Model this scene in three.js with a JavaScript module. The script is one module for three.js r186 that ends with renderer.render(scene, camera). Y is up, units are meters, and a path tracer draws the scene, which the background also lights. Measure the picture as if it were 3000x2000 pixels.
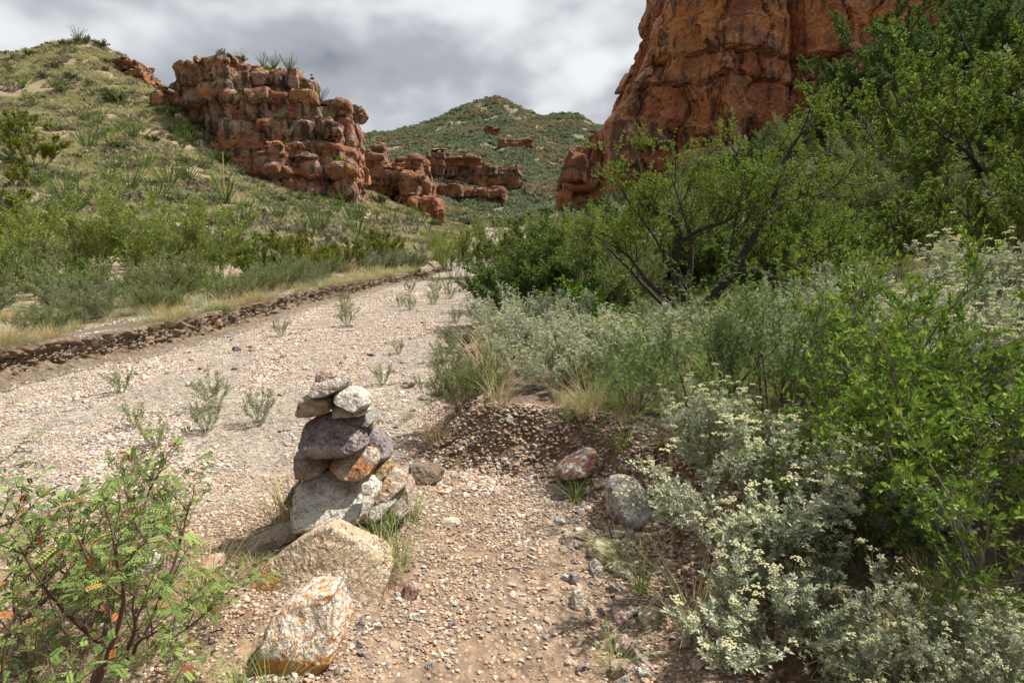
import * as THREE from 'three';
import { createNoise2D, createNoise3D } from 'simplex-noise';
import { ConvexGeometry } from 'three/addons/geometries/ConvexGeometry.js';

// ---------- random numbers and noise (seeded) ----------
function rngOf(seed) { let s = (seed * 2654435761) | 0; return () => { s = (s + 0x6d2b79f5) | 0; let t = Math.imul(s ^ (s >>> 15), 1 | s); t = (t + Math.imul(t ^ (t >>> 7), 61 | t)) ^ t; return ((t ^ (t >>> 14)) >>> 0) / 4294967296; }; }
const n2 = createNoise2D(rngOf(11)), n3 = createNoise3D(rngOf(12));
const clamp = (x, a = 0, b = 1) => Math.min(b, Math.max(a, x)), mix = (a, b, t) => a + (b - a) * t;
const ss = (a, b, x) => { const t = clamp((x - a) / (b - a)); return t * t * (3 - 2 * t); };
const fbm2 = (x, y, o = 4) => { let s = 0, a = 0.5; for (let i = 0; i < o; i++) { s += a * n2(x, y); x = x * 2.03 + 17.1; y = y * 2.03 - 9.3; a *= 0.5; } return s; };
const fbm3 = (x, y, z, o = 4) => { let s = 0, a = 0.5; for (let i = 0; i < o; i++) { s += a * n3(x, y, z); x = x * 2.03 + 17.1; y = y * 2.03 - 9.3; z = z * 2.03 + 4.7; a *= 0.5; } return s; };
const hash3 = (a, b, c) => { let h = (Math.imul(a, 374761393) ^ Math.imul(b, 668265263) ^ Math.imul(c, 2147483647 ^ 0x5bd1e995)) | 0; h = Math.imul(h ^ (h >>> 13), 1274126177); h ^= h >>> 16; h = Math.imul(h, 0x85ebca6b); return ((h ^ (h >>> 13)) >>> 0) / 4294967296; };
const V = (x, y, z) => new THREE.Vector3(x, y, z);

// ---------- camera, sky, sun, exposure ----------
const scene = new THREE.Scene();
const camera = new THREE.PerspectiveCamera(62, 1.5, 0.05, 4000);
camera.position.set(0, 1.65, 0);
camera.rotation.set(-9.7 * Math.PI / 180, 0, 0);
const renderer = new THREE.WebGLRenderer();
renderer.toneMapping = THREE.LinearToneMapping;
renderer.toneMappingExposure = 1.5;
renderer.shadowMap.enabled = true;

const SUN = V(0.47, 0.83, -0.29).normalize();
{ // a broken overcast: grey cloud sheets, thinner and brighter towards the sun
  const W = 1536, Hh = 768, data = new Float32Array(W * Hh * 4);
  const dark = [0.115, 0.13, 0.16], mid = [0.29, 0.307, 0.338], pale = [0.60, 0.612, 0.632];
  for (let j = 0; j < Hh; j++) {
    const el = ((j + 0.5) / Hh - 0.5) * Math.PI, y = Math.sin(el), c = Math.cos(el);
    for (let i = 0; i < W; i++) {
      const az = ((i + 0.5) / W - 0.5) * 2 * Math.PI, x = Math.cos(az) * c, z = Math.sin(az) * c;
      const yy = Math.max(y, -0.1) * 1.9, big = fbm3(x * 1.15 + 3.1, yy * 1.15, z * 1.15 + 0.4, 5), fine = fbm3(x * 3.4, yy * 3.4 + 2, z * 3.4, 6);
      const toSun = x * SUN.x + y * SUN.y + z * SUN.z;
      let t = 0.61 + 0.74 * big + 0.46 * fine + 1.15 * (Math.max(toSun, -0.3) - 0.48);
      t = clamp(t);
      const o = (j * W + i) * 4;
      for (let q = 0; q < 3; q++) {
        let L = t < 0.5 ? mix(dark[q], mid[q], ss(0, 0.5, t)) : mix(mid[q], pale[q], ss(0.5, 1, t));
        data[o + q] = L;
      }
      data[o + 3] = 1;
    }
  }
  const sky = new THREE.DataTexture(data, W, Hh, THREE.RGBAFormat, THREE.FloatType);
  sky.mapping = THREE.EquirectangularReflectionMapping; sky.magFilter = THREE.LinearFilter; sky.needsUpdate = true;
  scene.background = sky; scene.environment = sky;
}
const sun = new THREE.DirectionalLight(new THREE.Color(1.0, 0.955, 0.88), 5);
sun.position.copy(SUN).multiplyScalar(300); sun.shadow.radius = 2.2; sun.castShadow = true;
sun.shadow.mapSize.set(4096, 4096);
Object.assign(sun.shadow.camera, { left: -160, right: 120, top: 160, bottom: -60, near: 1, far: 900 });
scene.add(sun, sun.target);

// ---------- helpers ----------
const taken = new Map();
const numbered = (n) => { const k = taken.get(n) ?? 0; taken.set(n, k + 1); return k ? n + '_' + String(k).padStart(3, '0') : n; };
function tag(o, label, category, group, kind) { o.userData.label = label; if (category) o.userData.category = category; if (group) o.userData.group = group; if (kind) o.userData.kind = kind; return o; }
function add(o, name) { o.name = numbered(name); o.castShadow = o.receiveShadow = true; o.traverse?.((c) => { c.castShadow = c.receiveShadow = true; }); scene.add(o); return o; }
function meshOf(name, geo, mat, parent) { const m = new THREE.Mesh(geo, mat); m.name = name; if (parent) parent.add(m); return m; }

// growable buffers for triangles with a colour per vertex
class Buf {
  constructor(n = 4096) { this.p = new Float32Array(n * 3); this.c = new Float32Array(n * 3); this.i = new Uint32Array(n * 3); this.nv = 0; this.ni = 0; }
  v(x, y, z, c) {
    if ((this.nv + 1) * 3 > this.p.length) { for (const k of ['p', 'c']) { const a = new Float32Array(this[k].length * 2); a.set(this[k]); this[k] = a; } }
    const o = this.nv * 3; this.p[o] = x; this.p[o + 1] = y; this.p[o + 2] = z; this.c[o] = c[0]; this.c[o + 1] = c[1]; this.c[o + 2] = c[2]; return this.nv++;
  }
  t(a, b, c) { if (this.ni + 3 > this.i.length) { const n = new Uint32Array(this.i.length * 2); n.set(this.i); this.i = n; } this.i[this.ni++] = a; this.i[this.ni++] = b; this.i[this.ni++] = c; }
  geo(smooth) {
    const g = new THREE.BufferGeometry();
    g.setAttribute('position', new THREE.BufferAttribute(this.p.slice(0, this.nv * 3), 3));
    g.setAttribute('color', new THREE.BufferAttribute(this.c.slice(0, this.nv * 3), 3));
    g.setIndex(new THREE.BufferAttribute(this.i.slice(0, this.ni), 1));
    if (smooth) g.computeVertexNormals();
    return g;
  }
  // a tube along points [{x,y,z,r}]
  tube(pts, sides, col) {
    let prev = null; const t = V(0, 0, 0), a = V(0, 0, 0), b = V(0, 0, 0), up = V(0.31, 0.17, 0.93);
    for (let k = 0; k < pts.length; k++) {
      const p = pts[k], q = pts[Math.min(k + 1, pts.length - 1)], o = pts[Math.max(k - 1, 0)];
      t.set(q.x - o.x, q.y - o.y, q.z - o.z).normalize(); a.crossVectors(t, up); if (a.lengthSq() < 1e-4) a.set(1, 0, 0); a.normalize(); b.crossVectors(t, a);
      const ring = [];
      for (let s = 0; s < sides; s++) { const w = (s / sides) * 6.283185, cs = Math.cos(w) * p.r, sn = Math.sin(w) * p.r; ring.push(this.v(p.x + a.x * cs + b.x * sn, p.y + a.y * cs + b.y * sn, p.z + a.z * cs + b.z * sn, p.c || col)); }
      if (prev) for (let s = 0; s < sides; s++) { const s1 = (s + 1) % sides; this.t(prev[s], ring[s], prev[s1]); this.t(prev[s1], ring[s], ring[s1]); }
      prev = ring;
    }
  }
  // a folded leaf: base, two sides, tip (d = direction, n = face normal)
  leaf(x, y, z, d, n, len, wid, col, fold = 0.25) {
    const sx = d.y * n.z - d.z * n.y, sy = d.z * n.x - d.x * n.z, sz = d.x * n.y - d.y * n.x, h = wid / 2, m = len * 0.5, f = wid * fold;
    const a = this.v(x, y, z, col), c = this.v(x + d.x * len, y + d.y * len, z + d.z * len, col);
    const l = this.v(x + d.x * m + sx * h + n.x * f, y + d.y * m + sy * h + n.y * f, z + d.z * m + sz * h + n.z * f, col);
    const r = this.v(x + d.x * m - sx * h + n.x * f, y + d.y * m - sy * h + n.y * f, z + d.z * m - sz * h + n.z * f, col);
    this.t(a, c, l); this.t(a, r, c);
  }
  // a rounder leaf with six edge points
  oval(x, y, z, d, n, len, wid, col) {
    const sx = d.y * n.z - d.z * n.y, sy = d.z * n.x - d.x * n.z, sz = d.x * n.y - d.y * n.x, f = wid * 0.16;
    const at = (u, w, e) => this.v(x + d.x * len * u + sx * wid * w + n.x * e, y + d.y * len * u + sy * wid * w + n.y * e, z + d.z * len * u + sz * wid * w + n.z * e, col);
    const a = at(0, 0, 0), c = at(1, 0, -f), l1 = at(0.3, 0.46, f), l2 = at(0.72, 0.4, f), r1 = at(0.3, -0.46, f), r2 = at(0.72, -0.4, f);
    this.t(a, c, l1); this.t(l1, c, l2); this.t(a, r1, c); this.t(r1, r2, c);
  }
  // a grass blade that bends over
  blade(x, y, z, az, h, lean, w, col, tip) {
    const dx = Math.cos(az), dz = Math.sin(az), px = -dz * w * 0.5, pz = dx * w * 0.5; let pl = -1, pr = -1;
    for (let k = 0; k < 3; k++) {
      const t = k / 3, b = lean * t * t, cx = x + dx * b * h, cy = y + h * (t - 0.28 * lean * t * t), cz = z + dz * b * h, s = 1 - t * 0.55;
      const l = this.v(cx + px * s, cy, cz + pz * s, col), r = this.v(cx - px * s, cy, cz - pz * s, col);
      if (k) { this.t(pl, l, pr); this.t(pr, l, r); } pl = l; pr = r;
    }
    const e = this.v(x + dx * lean * h, y + h * (1 - 0.28 * lean), z + dz * lean * h, tip || col); this.t(pl, e, pr);
  }
}
function curve(pts, x) { // piecewise smooth through [[x, y] ...]
  if (x <= pts[0][0]) return pts[0][1];
  for (let k = 1; k < pts.length; k++) if (x <= pts[k][0]) { const t = (x - pts[k - 1][0]) / (pts[k][0] - pts[k - 1][0]); return mix(pts[k - 1][1], pts[k][1], t); }
  return pts[pts.length - 1][1];
}
// ---------- textures: fine grain only ----------
function grainTexture(size, f) { const d = new Uint8Array(size * size * 4); for (let j = 0; j < size; j++) for (let i = 0; i < size; i++) { const c = f(i / size, j / size), o = (j * size + i) * 4; d[o] = clamp(c[0]) * 255; d[o + 1] = clamp(c[1]) * 255; d[o + 2] = clamp(c[2]) * 255; d[o + 3] = 255; }
  const t = new THREE.DataTexture(d, size, size); t.wrapS = t.wrapT = THREE.RepeatWrapping; t.magFilter = t.minFilter = THREE.LinearFilter; t.needsUpdate = true; return t; }
// noise that tiles: on a torus through two 3-d samples blended
const tile = (u, v, f, o, sd) => { const w = (a, b) => fbm3(a * f, b * f, sd, o); const bu = ss(0.75, 1, u), bv = ss(0.75, 1, v); return mix(mix(w(u, v), w(u - 1, v), bu), mix(w(u, v - 1), w(u - 1, v - 1), bu), bv); };
// pebble cells: returns nearest distance, gap to second, id
function cells(u, v, n, sd) { const x = u * n, y = v * n, ix = Math.floor(x), iy = Math.floor(y); let d1 = 9, d2 = 9, id = 0; for (let a = -1; a < 2; a++) for (let b = -1; b < 2; b++) { const cx = ix + a, cy = iy + b, hx = ((cx % n) + n) % n, hy = ((cy % n) + n) % n, dx = cx + 0.15 + 0.7 * hash3(hx, hy, sd) - x, dy = cy + 0.15 + 0.7 * hash3(hx, hy, sd + 5) - y, d = dx * dx + dy * dy; if (d < d1) { d2 = d1; d1 = d; id = hash3(hx, hy, sd + 9); } else if (d < d2) d2 = d; } return [Math.sqrt(d1), Math.sqrt(d2), id]; }
const gravelPalette = [[0.49, 0.415, 0.33], [0.44, 0.36, 0.28], [0.56, 0.49, 0.41], [0.36, 0.315, 0.27], [0.25, 0.23, 0.215], [0.44, 0.28, 0.18], [0.51, 0.40, 0.29], [0.32, 0.245, 0.21], [0.18, 0.165, 0.155], [0.41, 0.30, 0.215], [0.47, 0.41, 0.35], [0.63, 0.57, 0.485], [0.40, 0.335, 0.27], [0.30, 0.27, 0.245]];
const pick = (arr, t) => arr[Math.min(arr.length - 1, Math.floor(t * arr.length))];
const TEX = {};
TEX.gravel = grainTexture(1024, (u, v) => { const [a, b, id] = cells(u, v, 70, 3), [c, d, id2] = cells(u, v, 150, 4); const big = id > 0.55 && b - a > 0.12; const col = big ? pick(gravelPalette, (id - 0.55) / 0.45) : pick(gravelPalette, id2); const e = 0.62 + 0.06 * tile(u, v, 9, 3, 1); return col.map((x) => Math.pow(x * 1.0, 1 / 2.2) * (big || d - c > 0.14 ? 1 : e)); });
TEX.gravel.colorSpace = THREE.SRGBColorSpace;
TEX.gravelBump = grainTexture(1024, (u, v) => { const [a, b, id] = cells(u, v, 70, 3), [c, d] = cells(u, v, 150, 4); const big = id > 0.55 ? ss(0, 0.5, b - a) : 0; const h = Math.max(big, 0.45 * ss(0, 0.5, d - c)); return [h, h, h]; });
TEX.rockBump = grainTexture(512, (u, v) => { const h = 0.5 + 0.55 * tile(u, v, 7, 6, 2) - 0.35 * ss(0.35, 0.6, tile(u, v, 23, 3, 8)); return [h, h, h]; });
TEX.rockGrain = grainTexture(512, (u, v) => { const a = 0.93 + 0.22 * tile(u, v, 12, 6, 5), s = tile(u, v, 60, 3, 9); const k = a * (s > 0.32 ? 0.72 : s < -0.35 ? 1.12 : 1); return [k, k * 0.985, k * 0.97]; });
TEX.rockGrain.colorSpace = THREE.SRGBColorSpace;
TEX.soilGrain = grainTexture(1024, (u, v) => { const a = 0.80 + 0.30 * tile(u, v, 20, 6, 15), [c, d, id] = cells(u, v, 90, 14); const p = id > 0.7 && c < 0.34; const k = p ? 0.75 + 0.5 * (id - 0.7) / 0.3 : a; return [k, k * 0.98, k * 0.95]; });
TEX.soilGrain.colorSpace = THREE.SRGBColorSpace;
TEX.soilBump = grainTexture(512, (u, v) => { const h = 0.5 + 0.6 * tile(u, v, 16, 6, 21); return [h, h, h]; });
const withRepeat = (t, r) => { const c = t.clone(); c.repeat.set(r, r); c.needsUpdate = true; return c; };

// ---------- the lie of the land: surveyed heights [x, z, height], joined by a thin-plate surface ----------
const survey = [
  // canyon floor
  [-3, 30, 0], [-3, 10, 0.1], [-3, -10, 0.1], [-3, -25, 0.1], [-3, -40, 0.7], [-4, -60, 1.6], [-5, -80, 2.6], [-3, -110, 4.6],
  // terrace and hill on the far side of the wash
  [-8, 10, 0.4], [-8, -5, 0.4], [-8, -15, 0.45], [-8, -25, 0.7], [-13, -10, 0.6], [-14, -20, 0.95], [-20, -10, 1.2], [-32, -12, 3.6], [-20, 15, 2], [-45, 15, 8], [-60, -20, 14], [-80, -60, 28],
  [-23.1, -26, 1.67], [-36.8, -42, 5.07], [-53.6, -62, 11.14], [-72.6, -85, 20.58], [-91.3, -108, 32.33], [-101, -120, 38.8], [-20.6, -28, 1.67], [-32, -44, 5.24], [-44.5, -62, 11.14], [-60.3, -85, 20.58], [-75.7, -108, 33.06], [-85, -122, 41.37],
  [-70.8, -116, 32.25], [-56.6, -100, 25.85], [-17.6, -30, 1.67], [-27.8, -48, 5.56], [-37.7, -66, 11.75], [-46.3, -82, 19.07], [-14.4, -33, 1.67], [-19.9, -46, 3.72], [-28.4, -62, 7.37], [-35.4, -73, 10.49], [-10.3, -32, 1.2], [-16, -50, 3.17],
  [-24.9, -70, 6.59], [-20.8, -76, 6.63], [-7.9, -38, 1.11], [-12.5, -60, 3.03], [-19.9, -90, 7.35], [-25.2, -98, 10.34], [-6.7, -50, 1.69], [-11.3, -85, 3.29], [-14, -106, 5.8],
  [-42, -112, 15], [-60, -140, 22], [-90, -160, 32], [-130, -140, 40], [-60, -200, 26], [-120, -250, 40], [-30, -120, 12],
  // far hills
  [-115.7, -420, 76.5], [-99.5, -430, 79.5], [-82.4, -440, 84.4], [-64.3, -450, 92.2], [-43, -470, 106], [-27, -490, 117.2], [-14.8, -500, 122], [1.4, -490, 115.5], [15, -470, 103.4], [22.1, -440, 93.6], [36.5, -440, 96.3], [48.2, -430, 91.8], [59.5, -420, 84.7], [71.5, -400, 73.5],
  [-61, -300, 45.4], [-38.8, -300, 50.7], [-21.1, -380, 73.1], [-6.7, -350, 67.5], [17.9, -330, 56.8], [34, -300, 47.6], [49.6, -300, 41.2], [-36.3, -150, 17.1], [-44.9, -220, 28.3], [-25.5, -195, 19.7], [-15.3, -215, 26.9], [-14.5, -260, 42.3],
  [4.1, -230, 28.7], [14.2, -260, 35.9], [3.4, -190, 16.4], [6.9, -170, 11.2], [-9.1, -160, 9.4], [14, -180, 13.7], [-2.9, -150, 7.3], [20.2, -220, 24.3],
  [-20, -560, 95], [40, -520, 70], [-120, -520, 60], [120, -420, 50], [-10, -680, 40], [-200, -400, 60], [-200, -600, 40], [150, -600, 40],
  // brushy slope below the cliff
  [1.5, -3, 0.5], [3, -3, 0.7], [5, -6, 0.95], [2, -9, 0.45], [3, -9, 0.6], [5, -10, 0.95], [8, -10, 1.5], [11, -14, 2.7], [13, -16, 3.4], [20, -25, 7], [12, -30, 3.2], [3, -20, 0.7], [3, -35, 1.2], [6, -60, 3.5], [12, -55, 6], [20, -52, 10], [31, -50, 15.5], [45, -45, 22], [30, -30, 11.5], [30, -15, 8.5], [20, -5, 4.2], [10, 0, 2], [10, 12, 2], [30, 12, 7],
  [8, -80, 5], [20, -75, 10], [60, -60, 30], [60, -20, 20], [20, -110, 12], [40, -150, 22], [80, -250, 40],
];
const TPS = (() => {
  const n = survey.length, N = n + 3, S = 100, A = [], U = (r2) => (r2 > 1e-12 ? r2 * Math.log(r2) : 0);
  for (let i = 0; i < N; i++) A.push(new Float64Array(N + 1));
  for (let i = 0; i < n; i++) {
    const [x, z, h] = survey[i];
    for (let j = 0; j < n; j++) A[i][j] = U(((x - survey[j][0]) ** 2 + (z - survey[j][1]) ** 2) / S / S);
    A[i][i] += 2e-5; A[i][n] = A[n][i] = 1; A[i][n + 1] = A[n + 1][i] = x / S; A[i][n + 2] = A[n + 2][i] = z / S; A[i][N] = h;
  }
  for (let c = 0; c < N; c++) {
    let b = c; for (let r = c + 1; r < N; r++) if (Math.abs(A[r][c]) > Math.abs(A[b][c])) b = r;
    [A[c], A[b]] = [A[b], A[c]];
    for (let r = 0; r < N; r++) if (r !== c && A[r][c]) { const f = A[r][c] / A[c][c]; for (let k = c; k <= N; k++) A[r][k] -= f * A[c][k]; }
  }
  const w = A.map((row, i) => row[N] / row[i]);
  return (x, z) => { let h = w[n] + w[n + 1] * x / S + w[n + 2] * z / S; for (let i = 0; i < n; i++) { const dx = x - survey[i][0], dz = z - survey[i][1]; h += w[i] * U((dx * dx + dz * dz) / S / S); } return h; };
})();
// foot of the cut bank on the far side of the wash, and foot of the near bank, as [z, x]
const bankFoot = [[-60, -5.2], [-45, -4.6], [-34, -4.0], [-27, -4.35], [-24.6, -4.75], [-21, -5.05], [-17.6, -5.25], [-15.4, -5.55], [-13.5, -5.5], [-11, -5.45], [-9.2, -5.5], [-7.9, -5.7], [-7.3, -5.95], [-6.5, -6.1], [-4, -6.4], [0, -6.8], [12, -7.5]];
const bankX = (z) => curve(bankFoot, z) + 0.10 * fbm2(z * 0.55, 4.2, 3) + 0.07 * n2(z * 1.7, 8.1);
const toe = [[0.8, 4], [0.76, -1.9], [0.75, -2.3], [0.69, -2.72], [0.56, -3.2], [0.29, -3.72], [-0.25, -3.86], [-0.62, -4.0], [-0.82, -4.45], [-0.76, -5.3], [-0.71, -7.1], [-0.72, -10.85], [-0.86, -16.9], [-0.97, -27], [-1.2, -60]];
function toeDist(x, z) { // signed distance from the foot of the near bank, positive on the brushy side
  let best = 1e9, sign = 1;
  for (let k = 1; k < toe.length; k++) {
    const [ax, az] = toe[k - 1], [bx, bz] = toe[k], dx = bx - ax, dz = bz - az, t = clamp(((x - ax) * dx + (z - az) * dz) / (dx * dx + dz * dz)), ex = x - ax - dx * t, ez = z - az - dz * t, d = ex * ex + ez * ez;
    if (d < best) { best = d; sign = dx * (z - az) - dz * (x - ax) > 0 ? 1 : -1; }
  }
  return Math.sqrt(best) * sign;
}
function H(x, z) {
  const t = TPS(x, z), far = ss(38, 60, -z), r = Math.hypot(x, z);
  let h = t;
  if (far < 1) {
    const dr = toeDist(x, z), dl = bankX(z) - x; // dl > 0 on the terrace
    const floor = 0.02 * fbm2(x * 0.5, z * 0.5, 3) + 0.012 * n2(x * 2.1, z * 2.1) + ss(25, 45, -z) * 0.5;
    let near = floor;
    if (dl > 0) near = mix(floor - 0.02, 0.35 + 0.05 * n2(x * 0.4, z * 0.4) + Math.max(0, t - 0.42), ss(0.3, 0.75, dl)) ;
    else if (dr > 0) { const bh = 0.12 + 0.27 * ss(-1.7, -3.3, z) * (0.45 + 0.55 * ss(-11, -5, z)); near = floor + bh * ss(0.02, 0.6, dr + 0.06 * n2(x * 3, z * 3)) + Math.max(0, t - 0.40) * ss(0.3, 2.5, dr) + 0.05 * fbm2(x * 0.7, z * 0.7, 3) * ss(0.3, 1.5, dr); }
    // low shoulder that carries the cairn and the boulders beside the trail
    near += 0.07 * ss(-0.25, -0.8, x) * ss(-3.75, -3.05, z) * ss(-5, -2.6, x) - 0.03 * ss(-4, -2, z) * Math.exp(-((x - 0.05) ** 2) / 0.2) * ss(-4.5, -3, z);
    h = mix(near, t, far);
  }
  if (r > 30) h += 1.1 * fbm2(x * 0.035, z * 0.035, 4) * ss(30, 140, r) + 0.25 * n2(x * 0.16, z * 0.16) * ss(30, 60, r) * (x < -6 || z < -90 ? 1 : 0.5);
  if (r > 60) { const g = fbm2(x * 0.02 + 5, z * 0.012, 3); h -= ss(150, 300, -z) * 5.0 * Math.abs(g); }
  return h;
}
function soilColor(x, z, h) {
  const dr = z > -60 ? toeDist(x, z) : 9, dl = z > -60 ? bankX(z) - x : 9, r = Math.hypot(x, z), q = fbm2(x * 0.12, z * 0.12, 4), p = fbm2(x * 0.9, z * 0.9, 4);
  const wash = [0.46, 0.40, 0.335], trail = [0.335, 0.215, 0.13], litter = [0.15, 0.105, 0.07], pink = [0.46, 0.335, 0.265], straw = [0.42, 0.355, 0.21], scrub = [0.13, 0.145, 0.075], farGreen = [0.255, 0.245, 0.155];
  let c;
  if (dl > 0.2 && z > -60 || x < -7) { const g = ss(-0.25, 0.2, q + 0.35 * p); c = straw.map((s, i) => mix(pink[i], s, g)); const sc = ss(0.0, 0.35, fbm2(x * 0.3 + 7, z * 0.3, 3)); c = c.map((s, i) => mix(s, scrub[i], 0.18 * sc)); }
  else if (dr > 0 && (z > -45 || x > 3 && z > -100)) { c = litter.map((s, i) => mix(s, pink[i] * 0.7, 0.5 * ss(-0.1, 0.4, p))); const e = ss(0.8, 0.1, dr); c = c.map((s, i) => mix(s, trail[i] * 0.75, e)); }
  else { const near = Math.max(ss(-3.9, -3.0, z + 0.5 * p), ss(0.55, 0.1, Math.abs(x + 0.25 - 0.1 * (z + 3.5)) + 0.2 * p) * ss(-5.2, -3.8, z + 0.5 * p)); c = wash.map((s, i) => mix(s, trail[i], near * (0.75 + 0.25 * p))); const silt = ss(0.15, 0.42, fbm2(x * 0.35 + 2, z * 0.22, 3)); c = c.map((s, i) => mix(s, [0.36, 0.30, 0.245][i], 0.5 * silt)); }
  if (r > 110) { const f = ss(110, 190, -z); c = c.map((s, i) => mix(s, mix(farGreen[i], straw[i] * 0.62, ss(-0.05, 0.4, fbm2(x * 0.03, z * 0.03, 4) + 0.5 * p)), f)); }
  return c.map((s) => s * (1 + 0.18 * n2(x * 3.1, z * 3.1) * ss(80, 5, r)));
}
{ // one sheet of ground, finer near the trail
  const angs = [], radii = [];
  for (let a = -60; a < 60; a += 0.26) angs.push(a);
  for (let a = 60; a < 300; a += 4) angs.push(a);
  for (let r = 0.5; r < 1600; r *= r < 2 ? 1.05 : r > 620 ? 1.06 : 1.0165) radii.push(r);
  const nA = angs.length, nR = radii.length, pos = new Float32Array((nA * nR + 1) * 3), col = new Float32Array((nA * nR + 1) * 3), uv = new Float32Array((nA * nR + 1) * 2), idx = [];
  const put = (o, x, z) => { const far = ss(620, 900, Math.hypot(x, z)), h = mix(H(x, z), 20, far), c = soilColor(x, z, h); pos.set([x, h, z], o * 3); col.set(c, o * 3); uv.set([x, z], o * 2); };
  for (let j = 0; j < nR; j++) for (let i = 0; i < nA; i++) { const a = angs[i] * Math.PI / 180; put(j * nA + i, Math.sin(a) * radii[j], -Math.cos(a) * radii[j]); }
  put(nA * nR, 0, 0);
  for (let i = 0; i < nA; i++) idx.push(nA * nR, (i + 1) % nA, i);
  for (let j = 0; j + 1 < nR; j++) for (let i = 0; i < nA; i++) { const a = j * nA + i, b = j * nA + (i + 1) % nA, c = a + nA, d = b + nA; idx.push(a, b, c, b, d, c); }
  const g = new THREE.BufferGeometry();
  g.setAttribute('position', new THREE.BufferAttribute(pos, 3)); g.setAttribute('color', new THREE.BufferAttribute(col, 3)); g.setAttribute('uv', new THREE.BufferAttribute(uv, 2));
  g.setIndex(idx.map((_, k) => idx[k - (k % 3) + [0, 2, 1][k % 3]])); g.computeVertexNormals();
  const m = new THREE.MeshStandardMaterial({ vertexColors: true, roughness: 1, map: withRepeat(TEX.soilGrain, 0.55), bumpMap: withRepeat(TEX.soilBump, 0.7), bumpScale: 0.03 });
  m.name = 'stony_soil';
  const o = add(meshOf('', g, m), 'ground'); tag(o, 'pale gravel wash, stony trail and dry grassy slopes', null, null, 'structure');
}

// ---------- red rock: solid shapes meshed from a distance field ----------
function surfaceNet(lo, hi, cell, coarse, fine, band) {
  const n = [0, 1, 2].map((k) => Math.ceil((hi[k] - lo[k]) / cell) + 1), [nx, ny, nz] = n, f = new Float32Array(nx * ny * nz), at = (i, j, k) => i + nx * (j + ny * k);
  for (let k = 0; k < nz; k++) for (let j = 0; j < ny; j++) for (let i = 0; i < nx; i++) {
    const x = lo[0] + i * cell, y = lo[1] + j * cell, z = lo[2] + k * cell; let d = coarse(x, y, z);
    if (Math.abs(d) < band) d = fine(d, x, y, z);
    f[at(i, j, k)] = d;
  }
  const id = new Int32Array(nx * ny * nz).fill(-1), pos = [], idx = [];
  const E = [[0, 1], [0, 2], [0, 4], [1, 3], [1, 5], [2, 3], [2, 6], [3, 7], [4, 5], [4, 6], [5, 7], [6, 7]], c = new Float32Array(8);
  for (let k = 0; k + 1 < nz; k++) for (let j = 0; j + 1 < ny; j++) for (let i = 0; i + 1 < nx; i++) {
    let s = 0; for (let q = 0; q < 8; q++) { c[q] = f[at(i + (q & 1), j + ((q >> 1) & 1), k + (q >> 2))]; if (c[q] < 0) s++; }
    if (s === 0 || s === 8) continue;
    let x = 0, y = 0, z = 0, m = 0;
    for (const [a, b] of E) if ((c[a] < 0) !== (c[b] < 0)) { const t = c[a] / (c[a] - c[b]); x += mix(a & 1, b & 1, t); y += mix((a >> 1) & 1, (b >> 1) & 1, t); z += mix(a >> 2, b >> 2, t); m++; }
    id[at(i, j, k)] = pos.length / 3; pos.push(lo[0] + (i + x / m) * cell, lo[1] + (j + y / m) * cell, lo[2] + (k + z / m) * cell);
  }
  const quad = (a, b, cc, d, flip) => { if (a < 0 || b < 0 || cc < 0 || d < 0) return; flip ? idx.push(a, cc, b, a, d, cc) : idx.push(a, b, cc, a, cc, d); };
  for (let k = 1; k + 1 < nz; k++) for (let j = 1; j + 1 < ny; j++) for (let i = 1; i + 1 < nx; i++) {
    const v = f[at(i, j, k)] < 0;
    if (v !== f[at(i + 1, j, k)] < 0) quad(id[at(i, j - 1, k - 1)], id[at(i, j, k - 1)], id[at(i, j, k)], id[at(i, j - 1, k)], !v);
    if (v !== f[at(i, j + 1, k)] < 0) quad(id[at(i - 1, j, k - 1)], id[at(i - 1, j, k)], id[at(i, j, k)], id[at(i, j, k - 1)], !v);
    if (v !== f[at(i, j, k + 1)] < 0) quad(id[at(i - 1, j - 1, k)], id[at(i, j - 1, k)], id[at(i, j, k)], id[at(i - 1, j, k)], !v);
  }
  // keep only pieces that hang together in bulk
  const root = new Int32Array(pos.length / 3).map((_, i) => i), find = (a) => { while (root[a] !== a) { root[a] = root[root[a]]; a = root[a]; } return a; };
  for (let i = 0; i < idx.length; i += 3) { const a = find(idx[i]); root[find(idx[i + 1])] = a; root[find(idx[i + 2])] = a; }
  const size = new Int32Array(root.length); for (let i = 0; i < root.length; i++) size[find(i)]++;
  const least = Math.max(...size.slice(0, 1), size.reduce((m, q) => Math.max(m, q), 0) * 0.12), kept = [];
  for (let i = 0; i < idx.length; i += 3) if (size[find(idx[i])] >= least) kept.push(idx[i], idx[i + 1], idx[i + 2]);
  return { pos: new Float32Array(pos), idx: kept };
}
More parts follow.
